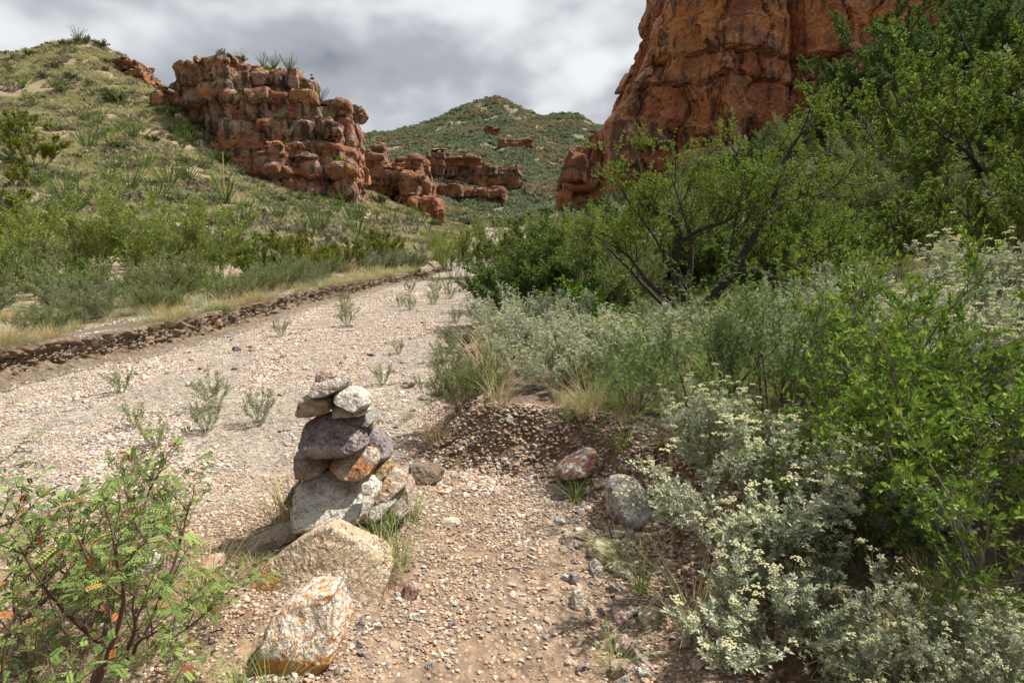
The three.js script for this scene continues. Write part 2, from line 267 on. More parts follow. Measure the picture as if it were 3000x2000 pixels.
// joint blocks: beds and upright joints at uneven spacing; returns metres to the nearest joint, two numbers of the block, and the place within it
const uneven = (t, sd) => { const i = Math.floor(t), a = i + 0.8 * (hash3(i, 3, sd) - 0.5), b = i + 1 + 0.8 * (hash3(i + 1, 3, sd) - 0.5), c = i - 1 + 0.8 * (hash3(i - 1, 3, sd) - 0.5), d = i + 2; return t < a ? [i - 1, (t - c) / (a - c), a - c] : t < b ? [i, (t - a) / (b - a), b - a] : [i + 1, (t - b) / (d - b), d - b]; };
function blocks(x, y, z, sx, sy, sz, sd) {
  const [L, ty, wy] = uneven(y / sy, sd), [I, tx, wx] = uneven(x / sx + 3.7 * hash3(L, 1, sd), sd + L * 13), [J, tz, wz] = uneven(z / sz + 2.9 * hash3(L, 2, sd), sd + L * 7 + 5);
  const gap = Math.min(Math.min(tx, 1 - tx) * wx * sx, Math.min(ty, 1 - ty) * wy * sy * 1.3, Math.min(tz, 1 - tz) * wz * sz);
  return [gap, hash3(I * 3 + sd, L, J + 99), hash3(I, L * 5 + sd, J + 7), tx - 0.5, ty - 0.5, tz - 0.5];
}
const roundBox = (x, y, z, b) => { const r = Math.min(b[3], b[4], b[5]) * (b[6] ?? 0.25), cs = Math.cos(b[7] ?? 0), sn = Math.sin(b[7] ?? 0), X = x - b[0], Z = z - b[2], rx = X * cs + Z * sn, rz = -X * sn + Z * cs, qx = Math.abs(rx) - b[3] + r, qy = Math.abs(y - b[1]) - b[4] + r, qz = Math.abs(rz) - b[5] + r; return Math.hypot(Math.max(qx, 0), Math.max(qy, 0), Math.max(qz, 0)) + Math.min(Math.max(qx, qy, qz), 0) - r; };
const smin = (a, b, k) => { const h = Math.max(k - Math.abs(a - b), 0) / k; return Math.min(a, b) - h * h * k * 0.25; };
const P = { red: [0.39, 0.135, 0.058], rust: [0.52, 0.215, 0.07], tan: [0.44, 0.30, 0.21], pale: [0.50, 0.40, 0.31], grey: [0.30, 0.265, 0.235], dark: [0.055, 0.042, 0.038], brown: [0.24, 0.12, 0.075] };
const lerp3 = (a, b, t) => [mix(a[0], b[0], t), mix(a[1], b[1], t), mix(a[2], b[2], t)];
function boxUV(g) { const p = g.attributes.position, n = g.attributes.normal, uv = g.attributes.uv; for (let i = 0; i < p.count; i++) { const a = Math.abs(n.getX(i)), b = Math.abs(n.getY(i)), c = Math.abs(n.getZ(i)), x = p.getX(i), y = p.getY(i), z = p.getZ(i); if (b > a && b > c) uv.setXY(i, x, z); else if (a > c) uv.setXY(i, z, y); else uv.setXY(i, x, y); } }
const rockMat = new THREE.MeshStandardMaterial({ vertexColors: true, roughness: 0.95, flatShading: true, map: withRepeat(TEX.rockGrain, 0.22), bumpMap: withRepeat(TEX.rockBump, 0.3), bumpScale: 0.22 });
rockMat.name = 'red_rock';
function rockMass(name, label, group, o) {
  // o: boxes, lo, hi, cell, bs (block size), bed (beds per metre), amp, seed, custom, tone
  const kk = o.blend ?? 0.5, w0 = o.warp ?? 0.7, [bx, by, bz] = o.bs, amp = o.amp;
  const coarse = o.custom ?? ((x, y, z) => { let d = 1e9; for (const b of o.boxes) { const e = roundBox(x, y, z, b); d = smin(d, e, kk); } return d; });
  const wp = (x, y, z) => { const s = 0.9 / bx; return [x + w0 * n3(x * s, y * s, z * s), y + 0.5 * w0 * n3(x * s + 9, y * s * 0.4, z * s) + (o.dip ?? 0) * x, z + w0 * n3(x * s, y * s + 5, z * s)]; };
  const fine = (d, x, y, z) => {
    const [X, Y, Z] = wp(x, y, z), [gap, id, jd, tx, ty, tz] = blocks(X, Y, Z, bx, by, bz, o.seed), [gap2, id2, jd2, ux, uy, uz] = blocks(X, Y, Z, bx * 0.36, by * 0.3, bz * 0.36, o.seed + 3);
    const yb = Y * o.bed, L = Math.floor(yb), t = yb - L, s1 = hash3(L, 5, o.seed), s2 = hash3(L + 1, 5, o.seed), bed = mix(s1, s2, ss(0.78, 1, t)) - 0.5;
    const fb = n3(x * 1.9, y * 2.6, z * 1.9) * 0.5 + 0.25 * n3(x * 4.3, y * 5, z * 4.3);
    const F = o.facet ?? 1, tilt = (id * 7.3 % 1 - 0.5) * tx + (jd * 5.7 % 1 - 0.6) * ty + (jd * 9.1 % 1 - 0.5) * tz, split = ss(0.35, 0.5, jd * 3.3 % 1), edge = 0.16 * bx;
    const round = (1 - ss(0, edge, gap)), crack = Math.exp(-gap * gap / 0.02);
    return d - amp * (id - 0.5) * 1.5 - amp * F * 1.3 * tilt + amp * (0.2 * round * round + 0.45 * crack) - split * amp * (0.55 * (id2 - 0.5) - 0.2 * Math.exp(-gap2 * gap2 / 0.012)) - amp * (o.ledge ?? 0.8) * bed + amp * 0.13 * fb + amp * 0.3 * n3(x * 0.3, y * 0.3, z * 0.3);
  };
  const { pos, idx } = surfaceNet(o.lo, o.hi, o.cell, coarse, fine, amp * 2.6 + o.cell * 2);
  const n = pos.length / 3, col = new Float32Array(n * 3), uv = new Float32Array(n * 2);
  const base = [(o.lo[0] + o.hi[0]) / 2, 0, (o.lo[2] + o.hi[2]) / 2]; base[1] = o.lo[1];
  for (let i = 0; i < n; i++) {
    const x = pos[i * 3], y = pos[i * 3 + 1], z = pos[i * 3 + 2], [X, Y, Z] = wp(x, y, z), [, id, jd] = blocks(X, Y, Z, bx, by, bz, o.seed), [, id2] = blocks(X, Y, Z, bx * 0.36, by * 0.3, bz * 0.36, o.seed + 3);
    const L = Math.floor(Y * o.bed), bedTone = hash3(L, 8, o.seed), q = fbm3(x * 0.35, y * 0.35, z * 0.35, 3), streak = fbm3(x * 1.1, y * 0.09, z * 1.1, 3), spot = fbm3(x * 1.6, y * 1.6, z * 1.6, 3), T = o.tone;
    let c = lerp3(P.red, P.rust, ss(-0.3, 0.4, q + (id - 0.5) * 0.9));
    c = lerp3(c, P.tan, T.tan * ss(0.35, 0.85, 0.5 * jd + 0.5 * bedTone + 0.5 * q));
    c = lerp3(c, P.pale, T.pale * ss(0.55, 0.95, 0.6 * id2 + 0.4 * bedTone + 0.5 * spot));
    c = lerp3(c, P.brown, 0.55 * ss(0.1, 0.5, -q + (jd - 0.5) * 0.6));
    c = lerp3(c, P.grey, T.grey * ss(0.12, 0.42, spot + 0.3 * q));
    c = lerp3(c, P.dark, T.dark * ss(0.10, 0.42, streak + 0.5 * (bedTone - 0.5) + 0.2 * spot));
    const k = (0.8 + 0.28 * (id2 - 0.5)) * (T.gain ?? 1);
    col.set([c[0] * k, c[1] * k, c[2] * k], i * 3); uv.set([x * 0.8 + z * 0.62, y + z * 0.2], i * 2);
    pos[i * 3] -= base[0]; pos[i * 3 + 1] -= base[1]; pos[i * 3 + 2] -= base[2];
  }
  const g = new THREE.BufferGeometry(); g.setAttribute('position', new THREE.BufferAttribute(pos, 3)); g.setAttribute('color', new THREE.BufferAttribute(col, 3)); g.setAttribute('uv', new THREE.BufferAttribute(uv, 2)); g.setIndex(idx); g.computeVertexNormals(); boxUV(g);
  const m = add(meshOf('', g, rockMat), name); m.position.set(...base); return tag(m, label, 'rock formation', group);
}
const outcrop = rockMass('rock_outcrop', 'tall layered red rock outcrop with stacked towers on the grassy hillside', null, {
  boxes: [[-45.3, 23.4, -87, 2.6, 2.7, 3.5], [-48.3, 22.2, -88, 3.6, 1.6, 3], [-41.5, 20, -87, 5, 4, 3], [-39.3, 21.4, -83, 2.4, 4.9, 3.2, 0.4, 0.2], [-35.4, 22.8, -84, 2.5, 2.7, 3, 0.5], [-35, 18.8, -82.5, 3.3, 2.6, 3.5], [-31.3, 22.9, -85.5, 2.9, 2.3, 3.5], [-28.7, 23.4, -85.5, 1.0, 1.2, 2], [-29, 19.2, -82.5, 3.5, 2.4, 3.5], [-23.3, 16.7, -78.8, 1.9, 1.2, 2.0, 0.7, -0.2], [-25, 15.6, -81, 3, 1.2, 2.5],
    [-32.4, 15.5, -82.5, 7, 2.0, 5], [-25.3, 13.2, -79.8, 4.5, 1.8, 4, 0.5], [-30.4, 10.2, -78, 2.8, 4.0, 3.6, 0.6, 0.2], [-29.2, 8.6, -76.2, 2.1, 3.2, 2.6, 0.5], [-25.9, 9.4, -78.3, 3.0, 3.8, 3.6, 0.6], [-21.6, 8.4, -77.4, 1.7, 4.0, 3, 0.6, -0.2], [-36, 11.6, -81, 2.8, 2.6, 4], [-39.5, 14.4, -84, 2.4, 2.8, 4], [-30, 14, -86, 9, 7.5, 4.5]].map((b) => [-34 + (b[0] + 34) * 0.94, b[1], b[2], b[3] * 0.94, ...b.slice(4)]),
  lo: [-54, 2, -94], hi: [-17, 29, -71], cell: 0.24, bs: [3.4, 4.4, 3.6], bed: 1.15, amp: 0.7, ledge: 0.6, warp: 0.9, seed: 4, dip: 0.03, blend: 0.2, facet: 1.2, tone: { tan: 0.95, pale: 0.7, grey: 0.45, dark: 0.85, gain: 1.25 } });
rockMass('rock_spire', 'pair of red rock spires beyond the tall outcrop', null, {
  boxes: [[-24.7, 13.6, -108.5, 2.6, 4.2, 3.2, 0.6], [-24.1, 18.2, -109, 1.2, 1.7, 1.8, 0.5], [-19.0, 14.6, -110, 3.2, 3.6, 3.6, 0.5], [-17.5, 11.2, -107.5, 2.7, 2.6, 3.6, 0.5], [-15.6, 6.6, -105.5, 2.9, 3.6, 3.6, 0.5], [-28.4, 15.8, -114, 1.6, 2.6, 3]],
  lo: [-32, 1, -118], hi: [-10, 22.5, -100], cell: 0.26, bs: [3.6, 2.4, 3.6], bed: 0.6, amp: 0.7, seed: 9, dip: 0.02, tone: { tan: 0.5, pale: 0.3, grey: 0.25, dark: 0.45, gain: 1 } });
rockMass('rock_ledge', 'upper banded rock ledge across the foot of the far green hill', null, {
  boxes: [[-26.2, 27.0, -208, 3.4, 6.2, 5], [-18.0, 27.0, -211, 7.4, 5.2, 6], [-5.0, 23.2, -206, 7.8, 5.2, 6], [-23, 31, -211, 1.4, 2.2, 3], [-14, 31, -211, 1.6, 2, 3]],
  lo: [-33, 16, -220], hi: [6, 36, -196], cell: 0.42, bs: [5, 3, 5], bed: 0.5, amp: 1.0, seed: 14, tone: { tan: 0.6, pale: 0.3, grey: 0.4, dark: 0.75, gain: 0.9 } });
rockMass('rock_ledge', 'lower dark streaked rock ledge below the banded one in the canyon', null, {
  boxes: [[-21.1, 12.8, -183, 5.8, 7.2, 5], [-10.1, 13.9, -186, 8.2, 5.2, 6]],
  lo: [-30, 4, -194], hi: [1, 22, -175], cell: 0.4, bs: [5.5, 3.4, 5.5], bed: 0.42, amp: 1.0, seed: 19, tone: { tan: 0.4, pale: 0.5, grey: 0.5, dark: 0.95, gain: 0.85 } });
rockMass('far_rock', 'small red rock knob halfway up the far green hill', 'rocks on the far hill', {
  boxes: [[1.9, 47.6, -288, 8.4, 3.6, 6], [-3, 46, -287, 4, 2.4, 4]], lo: [-10, 41, -296], hi: [13, 55, -276], cell: 0.55, bs: [5, 3.5, 5], bed: 0.4, amp: 1.0, seed: 24, tone: { tan: 0.3, pale: 0.2, grey: 0.2, dark: 0.4, gain: 0.85 } });
rockMass('far_rock', 'faint brown rock knob just below the far summit slope', 'rocks on the far hill', {
  boxes: [[-10.9, 62.9, -336, 4.6, 2.8, 6]], lo: [-19, 57, -345], hi: [-3, 68, -327], cell: 0.6, bs: [4, 3, 4], bed: 0.4, amp: 0.9, seed: 27, tone: { tan: 0.3, pale: 0.2, grey: 0.4, dark: 0.5, gain: 0.8 } });
rockMass('rock_ledge', 'short red ledge on the skyline of the left hill', null, {
  boxes: [[-70.9, 34.0, -114, 2.0, 1.0, 3], [-69.0, 31.9, -113, 1.6, 1.5, 3], [-67.2, 29.9, -112, 1.2, 1.4, 3]], lo: [-76, 26, -119], hi: [-62, 39, -106], cell: 0.3, bs: [2.4, 1.2, 2.4], bed: 0.9, amp: 0.6, seed: 31, tone: { tan: 0.5, pale: 0.3, grey: 0.3, dark: 0.5, gain: 1 } });
rockMass('cliff_buttress', 'narrow red buttress at the far end of the great cliff', null, {
  boxes: [[10.2, 9.6, -84, 2.5, 4.6, 4.5, 0.4], [8.6, 7.6, -83, 1.9, 4.0, 4, 0.4], [14, 9, -86, 4, 5, 5]], lo: [4.5, 0, -93], hi: [20, 16.5, -77], cell: 0.26, bs: [3.4, 2.2, 3.4], bed: 0.8, amp: 0.6, seed: 37, tone: { tan: 0.3, pale: 0.2, grey: 0.3, dark: 0.5, gain: 0.95 } });
{ // the great cliff: a leaning wall with an open chimney and an undercut foot
  const edge = [[0, 11.2], [7.2, 10.6], [8.6, 9.3], [11.0, 8.6], [12.4, 8.7], [13.4, 10.1], [14.6, 11.0], [16.6, 11.5], [18.5, 12.4], [20.6, 13.6], [23, 14.4], [40, 18]];
  const custom = (x, y, z) => {
    const side = (curve(edge, y) - x) * 0.85 + 0.25 * (z + 52) * 0.2, lean = -0.05 * (y - 10), foot = 1.1 * ss(9, 3, y - 0.42 * (x - 12)) * ss(12, 16, x);
    const chimney = 1.6 * Math.exp(-((x - 24.6 + 0.12 * (y - 15)) ** 2) / 0.35), bulge = 1.4 * Math.exp(-((x - 19.5) ** 2) / 14) + 0.9 * Math.exp(-((x - 10.5) ** 2 + (y - 11) ** 2) / 6), shelf = 0.9 * ss(0.4, -0.4, y - (20.4 + 0.1 * (x - 20)));
    const front = z - (-51.6 + lean - foot - chimney + bulge + shelf * ss(16.5, 18, x) * ss(24.5, 23, x) * 0.6 - 0.10 * Math.max(0, 13 - x) ** 2 * 0.6 + 0.16 * Math.max(0, x - 26));
    const a = smin(-side, -front, 1.2);
    return Math.max(-a, -(z + 66), y - 38, x - 52) * 0.9;
  };
  rockMass('cliff', 'great sheer red-orange cliff towering above the brushy slope', null, { custom, lo: [6.5, 0, -66.8], hi: [47, 31, -46], cell: 0.19, bs: [3.6, 4.6, 4.4], bed: 0.42, amp: 0.66, ledge: 0.55, warp: 0.9, facet: 1.3, seed: 43, tone: { tan: 0.32, pale: 0.22, grey: 0.14, dark: 0.75, gain: 1.6 } });
}

// ---------- stones: [label, kind of stone, centre, thickness front to back, outline seen from the trail (x, y pairs, metres)] ----------
import { mergeVertices } from 'three/addons/utils/BufferGeometryUtils.js';
const stoneList = [
  ['flat pinkish tan stone crowning the cairn', 'pinktan', [-1.01, .945, -3.03], .16, [-.069, -.029, -.061, .012, -.015, .033, .056, .028, .069, .007, .048, -.02, -.008, -.033]],
  ['long pale pink stone tilted just below the top of the cairn', 'pinkwhite', [-.981, .895, -2.99], .24, [-.108, -.005, -.088, .023, -.012, .053, .076, .065, .108, .045, .101, .012, .067, -.017, -.028, -.053, -.09, -.065, -.108, -.045]],
  ['small tan stone tucked behind the long pale stone high on the cairn', 'tan', [-.894, .876, -3.12], .18, [-.033, .028, -.005, .031, .023, .004, .036, -.031, -.008, -.029, -.036, -.019]],
  ['smooth white stone on the right shoulder of the cairn', 'white', [-.856, .83, -2.97], .26, [-.101, .02, -.085, .045, -.035, .061, .04, .048, .093, .014, .101, -.02, .079, -.057, .035, -.061, -.04, -.031, -.096, -.008]],
  ['rough tan-brown block on the left shoulder of the cairn', 'tanbrown', [-1.069, .791, -2.98], .26, [-.09, 0, -.081, .034, -.035, .059, .03, .057, .09, .046, .09, -.011, .069, -.04, -.02, -.051, -.081, -.059, -.089, -.036]],
  ['thin cream slab under the smooth white stone of the cairn', 'cream', [-.877, .764, -2.99], .22, [-.112, -.001, -.107, .018, -.058, .024, .052, .007, .112, -.001, .095, -.019, -.016, -.024, -.106, -.017]],
  ['thin dark grey slab poking out of the right of the cairn', 'darkgrey', [-.822, .694, -3.06], .24, [-.064, .025, -.025, .029, .031, .018, .064, -.006, .047, -.027, -.016, -.029, -.055, -.008]],
  ['small brown stone under the dark grey slab of the cairn', 'tanbrown', [-.822, .626, -3.12], .14, [-.035, .011, .003, .019, .035, .011, .03, -.013, -.016, -.019]],
  ['largest stone of the cairn, a pitted purple-grey boulder', 'violet', [-.974, .617, -3], .38, [-.195, -.017, -.174, .036, -.135, .088, -.089, .111, -.011, .125, .088, .113, .148, .076, .184, .012, .195, -.04, .169, -.081, .1, -.11, .009, -.125, -.09, -.101, -.157, -.087, -.19, -.052]],
  ['purple-grey stone leaning against the right of the cairn', 'violet', [-.769, .512, -3.14], .26, [-.074, .088, -.033, .1, .012, .063, .062, -.01, .074, -.072, .053, -.1, .006, -.096, -.032, -.035, -.065, .027]],
  ['layered grey-brown stone low on the left of the cairn', 'greybrown', [-1.111, .455, -3.01], .3, [-.099, .024, -.08, .066, -.034, .083, .044, .066, .099, .042, .093, -.023, .06, -.059, -.01, -.083, -.066, -.069, -.092, -.035]],
  ['rounded stone with a rusty orange face in the cairn', 'rustwhite', [-.857, .467, -2.97], .3, [-.133, .004, -.114, .039, -.041, .068, .071, .088, .126, .068, .133, .027, .111, -.031, .075, -.073, -.004, -.088, -.081, -.067, -.124, -.031]],
  ['ochre stone half hidden behind the rusty one in the cairn', 'ochre', [-.758, .374, -3.1], .26, [-.068, -.016, -.007, .051, .052, .063, .068, .033, .054, -.029, 0, -.063, -.052, -.053]],
  ['broad white rock near the bottom of the cairn', 'white', [-.951, .298, -2.98], .42, [-.234, .003, -.217, .062, -.17, .092, -.057, .116, .065, .08, .178, .086, .234, .038, .207, -.015, .149, -.07, .079, -.1, -.068, -.091, -.194, -.116, -.227, -.057]],
  ['small white stone perched on the broad white rock', 'white', [-.757, .391, -2.8], .1, [-.041, .002, -.029, .027, .008, .034, .041, .014, .035, -.02, -.005, -.034, -.035, -.02]],
  ['flat tan-orange slab on the right of the cairn base', 'tanorange', [-.714, .268, -3.1], .34, [-.119, -.084, -.093, -.021, -.044, .041, .029, .109, .091, .066, .119, .022, .047, -.034, -.049, -.09, -.097, -.109]],
  ['pale pinkish stone on the right edge of the cairn base', 'pinktan', [-.635, .218, -3.18], .28, [-.05, -.027, -.023, .043, .013, .062, .05, .005, .046, -.046, -.003, -.062]],
  ['pale grey flat stone under the tan slab of the cairn', 'greywhite', [-.772, .2, -2.98], .3, [-.123, -.025, -.054, -.001, .038, .035, .107, .053, .123, .029, .082, -.019, -.011, -.053, -.079, -.05]],
  ['grey-pink stone at the lower right of the cairn', 'greypink', [-.676, .155, -3.08], .3, [-.098, -.061, -.047, .027, .013, .076, .081, .027, .098, -.023, .067, -.061, -.016, -.074, -.075, -.076]],
  ['dark stone slab at the very bottom of the cairn', 'dark', [-1.015, .073, -3.04], .44, [-.19, -.06, -.171, .053, -.105, .09, .01, .084, .114, .071, .181, .028, .19, -.047, .095, -.072, -.045, -.085, -.151, -.09]],
  ['dark stone on the left flank of the cairn', 'dark', [-1.257, .23, -3.16], .3, [-.061, -.036, -.031, .027, .033, .09, .061, .065, .036, -.049, .01, -.09, -.047, -.081]],
  ['big tan boulder with a rust-stained left side below the cairn', 'boulder', [-.871, .159, -2.41], .46, [-.301, -.1, -.242, -.008, -.143, .084, -.054, .164, .031, .194, .085, .174, .175, .119, .266, .053, .301, -.003, .275, -.059, .202, -.121, .097, -.157, -.066, -.194, -.218, -.189, -.291, -.152]],
  ['orange and white blocky rock in front of the tan boulder', 'orangewhite', [-.823, .151, -2.04], .34, [-.151, -.098, -.14, -.008, -.099, .064, -.015, .117, .121, .132, .138, .064, .151, -.044, .094, -.08, .076, -.116, -.031, -.132, -.112, -.127]],
  ['flat grey-tan slab lying left of the tan boulder', 'greytan', [-1.151, .137, -2.64], .24, [-.184, -.034, -.151, -.001, -.068, .026, .036, .059, .108, .07, .184, .079, .115, .026, .031, -.018, -.075, -.068, -.137, -.079]],
  ['pinkish speckled stone beside the trail', 'pinkred', [-.48, .032, -2.45], .12, [-.047, -.005, -.03, .026, .004, .037, .041, .021, .047, -.005, .021, -.034, -.027, -.037]],
  ['reddish stone half sunk by the trail edge', 'pinkred', [-.446, -.005, -2.38], .1, [-.031, -.004, -.015, .024, .023, .02, .031, -.009, -.002, -.024]],
  ['grey stone lying among pebbles in front of the boulder', 'violet', [-.649, .056, -2.17], .1, [-.029, -.022, -.01, .011, .012, .032, .029, .011, .021, -.022, -.008, -.032]],
  ['rusty lichen-patched rock jutting from the gravel bank', 'lichen', [.436, .166, -3.69], .3, [-.166, -.053, -.1, -.003, .019, .06, .146, .095, .166, .06, .141, .004, .089, -.039, -.018, -.074, -.139, -.095]],
  ['large pale grey rounded boulder beside the flowering bush', 'palegrey', [.708, .11, -3.26], .42, [-.138, -.019, -.143, .057, -.112, .114, -.041, .142, .043, .127, .105, .07, .143, -.007, .123, -.084, .052, -.116, -.056, -.142, -.118, -.084]],
  ['flat olive-tan stone right of the trail', 'olive', [.491, .018, -2.81], .24, [-.086, .002, -.04, .048, .023, .051, .086, .031, .067, -.015, .005, -.051, -.059, -.032]],
  ['pale cream stone beside the lower trail', 'cream', [.314, .008, -2.43], .12, [-.041, -.033, -.024, .028, .008, .048, .041, .008, .033, -.043, -.008, -.048]],
  ['olive half-buried stone at the foot of the flowering bush', 'olive', [.605, .014, -2.27], .16, [-.048, .005, -.008, .029, .048, .043, .046, -.005, .004, -.043, -.035, -.034]],
  ['small orange-brown stone near the flat olive stone', 'tanorange', [.549, -.008, -2.72], .14, [-.053, .008, -.018, .031, .053, .014, .045, -.025, -.017, -.031]],
  ['pale grey-green stone below the flat olive stone', 'greywhite', [.435, -.001, -2.69], .14, [-.035, .003, -.001, .036, .035, .014, .031, -.025, -.019, -.036]],
  ['pale upright pebble stone beside the cream one', 'white', [.356, -.014, -2.36], .06, [-.018, -.022, -.005, .027, .018, -.002, .014, -.027]],
  ['pale flat flake lying in the trail mouth', 'cream', [-.363, .005, -3.18], .1, [-.063, .004, -.025, .021, .046, .017, .063, -.002, .01, -.021, -.047, -.017]],
  ['tan angular stone upper right of the trail', 'pinktan', [.311, -.008, -3.01], .12, [-.042, -.015, -.009, .033, .035, .039, .042, -.009, .003, -.039]],
  ['dark red stone on the gravel of the bank', 'pinkred', [.441, -.024, -3.34], .12, [-.027, -.016, -.004, .023, .027, .017, .022, -.023]],
  ['brown stone wedged below the lichen rock', 'tanbrown', [.43, -.024, -3.11], .1, [-.032, .014, .008, .026, .032, .001, .015, -.024, -.031, -.026]],
  ['grey stone poking from the top of the gravel bank', 'greywhite', [-.022, .321, -4.26], .14, [-.038, -.002, 0, .025, .038, .006, .026, -.025, -.026, -.022]],
  ['rounded pink stone at the foot of the gravel bank', 'pinktan', [-.423, .002, -3.87], .14, [-.035, -.016, -.014, .022, .029, .026, .035, -.008, -0, -.026]],
  ['pinkish stone rolled into the trail', 'pinktan', [-.101, .009, -3.56], .14, [-.042, -.007, -.016, .028, .03, .028, .042, -.007, -.003, -.028]],
  ['brown earth clod stone at the nose of the gravel bank', 'brownearth', [-.622, .043, -3.86], .3, [-.137, -.015, -.115, .045, -.065, .059, .047, .037, .137, .015, .136, -.044, -.012, -.059, -.125, -.059]],
  ['rust stone under the flowering bush edge', 'tanorange', [.654, -.001, -3.08], .16, [-.059, -.006, -.015, .025, .059, .025, .055, -.018, -.025, -.025]],
  ['small rust-brown stone under the flowering bush', 'tanbrown', [.744, .01, -2.95], .14, [-.047, .006, .002, .036, .047, .006, .043, -.036, -.018, -.036]],
  ['white rock half hidden behind the leafy shrub', 'white', [-1.83, .1, -2.53], .26, [-.087, .005, -.041, .036, .036, .052, .087, .036, .087, -.005, .026, -.047, -.051, -.052]],
  ['pink rock between two pale rocks behind the shrub', 'pinkred', [-1.662, .105, -2.53], .24, [-.074, -.041, -.044, .021, .003, .057, .07, .062, .074, .011, .032, -.031, -.038, -.062]],
  ['cream and orange rock at the end of the row behind the shrub', 'tanorange', [-1.462, .111, -2.5], .24, [-.07, -.028, -.051, .023, .008, .054, .064, .049, .07, .008, .019, -.038, -.049, -.054]],
  ['smooth oval white stone near the tan boulder', 'white', [-1.362, .069, -2.47], .12, [-.028, .002, -.004, .017, .028, .012, .017, -.009, -.016, -.017]],
  ['grey stone behind the flat slab', 'greybrown', [-1.338, .086, -2.7], .14, [-.033, -.008, -.016, .019, .025, .025, .033, -.003, .001, -.025]],
  ['cream stone in the dry grass by the shrub', 'cream', [-1.39, .072, -2.03], .12, [-.025, -.011, .003, .024, .025, .011, .009, -.024]],
  ['grey stone in the dry grass by the shrub', 'greypink', [-1.414, .073, -2.14], .12, [-.023, -.006, -0, .02, .023, .008, .013, -.015, -.012, -.02]],
];
const stoneKinds = { // base, second, third colours; scale of patches; share of second and third
  pinktan: [[0.46, 0.35, 0.28], [0.56, 0.45, 0.38], [0.33, 0.22, 0.17], 9, 0.4, 0.3], pinkwhite: [[0.54, 0.45, 0.40], [0.64, 0.57, 0.52], [0.30, 0.23, 0.20], 11, 0.4, 0.35], tan: [[0.46, 0.36, 0.25], [0.52, 0.42, 0.32], [0.30, 0.22, 0.14], 12, 0.4, 0.3],
  white: [[0.60, 0.57, 0.50], [0.68, 0.65, 0.58], [0.42, 0.38, 0.32], 7, 0.5, 0.25], tanbrown: [[0.40, 0.30, 0.20], [0.50, 0.41, 0.30], [0.25, 0.17, 0.10], 13, 0.5, 0.4], cream: [[0.58, 0.51, 0.40], [0.64, 0.58, 0.48], [0.42, 0.33, 0.23], 10, 0.4, 0.2],
  darkgrey: [[0.27, 0.26, 0.25], [0.36, 0.35, 0.33], [0.17, 0.16, 0.155], 10, 0.4, 0.3], violet: [[0.29, 0.245, 0.24], [0.36, 0.31, 0.30], [0.20, 0.17, 0.165], 8, 0.4, 0.35], greybrown: [[0.33, 0.27, 0.23], [0.42, 0.36, 0.32], [0.36, 0.21, 0.11], 8, 0.4, 0.35],
  rustwhite: [[0.48, 0.38, 0.28], [0.62, 0.55, 0.47], [0.44, 0.20, 0.075], 6, 0.45, 0.6], ochre: [[0.46, 0.33, 0.15], [0.52, 0.42, 0.26], [0.34, 0.19, 0.08], 9, 0.4, 0.4], tanorange: [[0.48, 0.35, 0.24], [0.45, 0.26, 0.13], [0.55, 0.47, 0.38], 6, 0.5, 0.4],
  greywhite: [[0.47, 0.44, 0.38], [0.55, 0.52, 0.46], [0.33, 0.30, 0.25], 9, 0.4, 0.3], greypink: [[0.37, 0.30, 0.27], [0.46, 0.39, 0.36], [0.24, 0.19, 0.17], 9, 0.4, 0.3], dark: [[0.21, 0.18, 0.15], [0.28, 0.25, 0.21], [0.15, 0.13, 0.11], 8, 0.4, 0.35],
  boulder: [[0.56, 0.435, 0.295], [0.61, 0.50, 0.365], [0.44, 0.235, 0.085], 5, 0.45, -0.35], orangewhite: [[0.62, 0.51, 0.40], [0.72, 0.66, 0.58], [0.50, 0.25, 0.085], 20, 0.55, 0.5], greytan: [[0.40, 0.33, 0.26], [0.47, 0.40, 0.33], [0.28, 0.21, 0.15], 9, 0.4, 0.3],
  pinkred: [[0.40, 0.26, 0.22], [0.52, 0.40, 0.35], [0.28, 0.14, 0.11], 16, 0.4, 0.4], lichen: [[0.30, 0.16, 0.10], [0.46, 0.43, 0.41], [0.36, 0.19, 0.10], 9, 0.55, 0.5], palegrey: [[0.46, 0.435, 0.40], [0.54, 0.51, 0.475], [0.34, 0.32, 0.29], 6, 0.45, 0.35],
  olive: [[0.40, 0.34, 0.22], [0.48, 0.42, 0.30], [0.27, 0.22, 0.13], 9, 0.4, 0.4], brownearth: [[0.20, 0.145, 0.10], [0.28, 0.21, 0.15], [0.13, 0.09, 0.06], 12, 0.4, 0.4],
};
const stoneMat = new THREE.MeshStandardMaterial({ vertexColors: true, roughness: 0.93, map: withRepeat(TEX.rockGrain, 4.5), bumpMap: withRepeat(TEX.rockBump, 4), bumpScale: 0.016 });
stoneMat.name = 'weathered_stone';
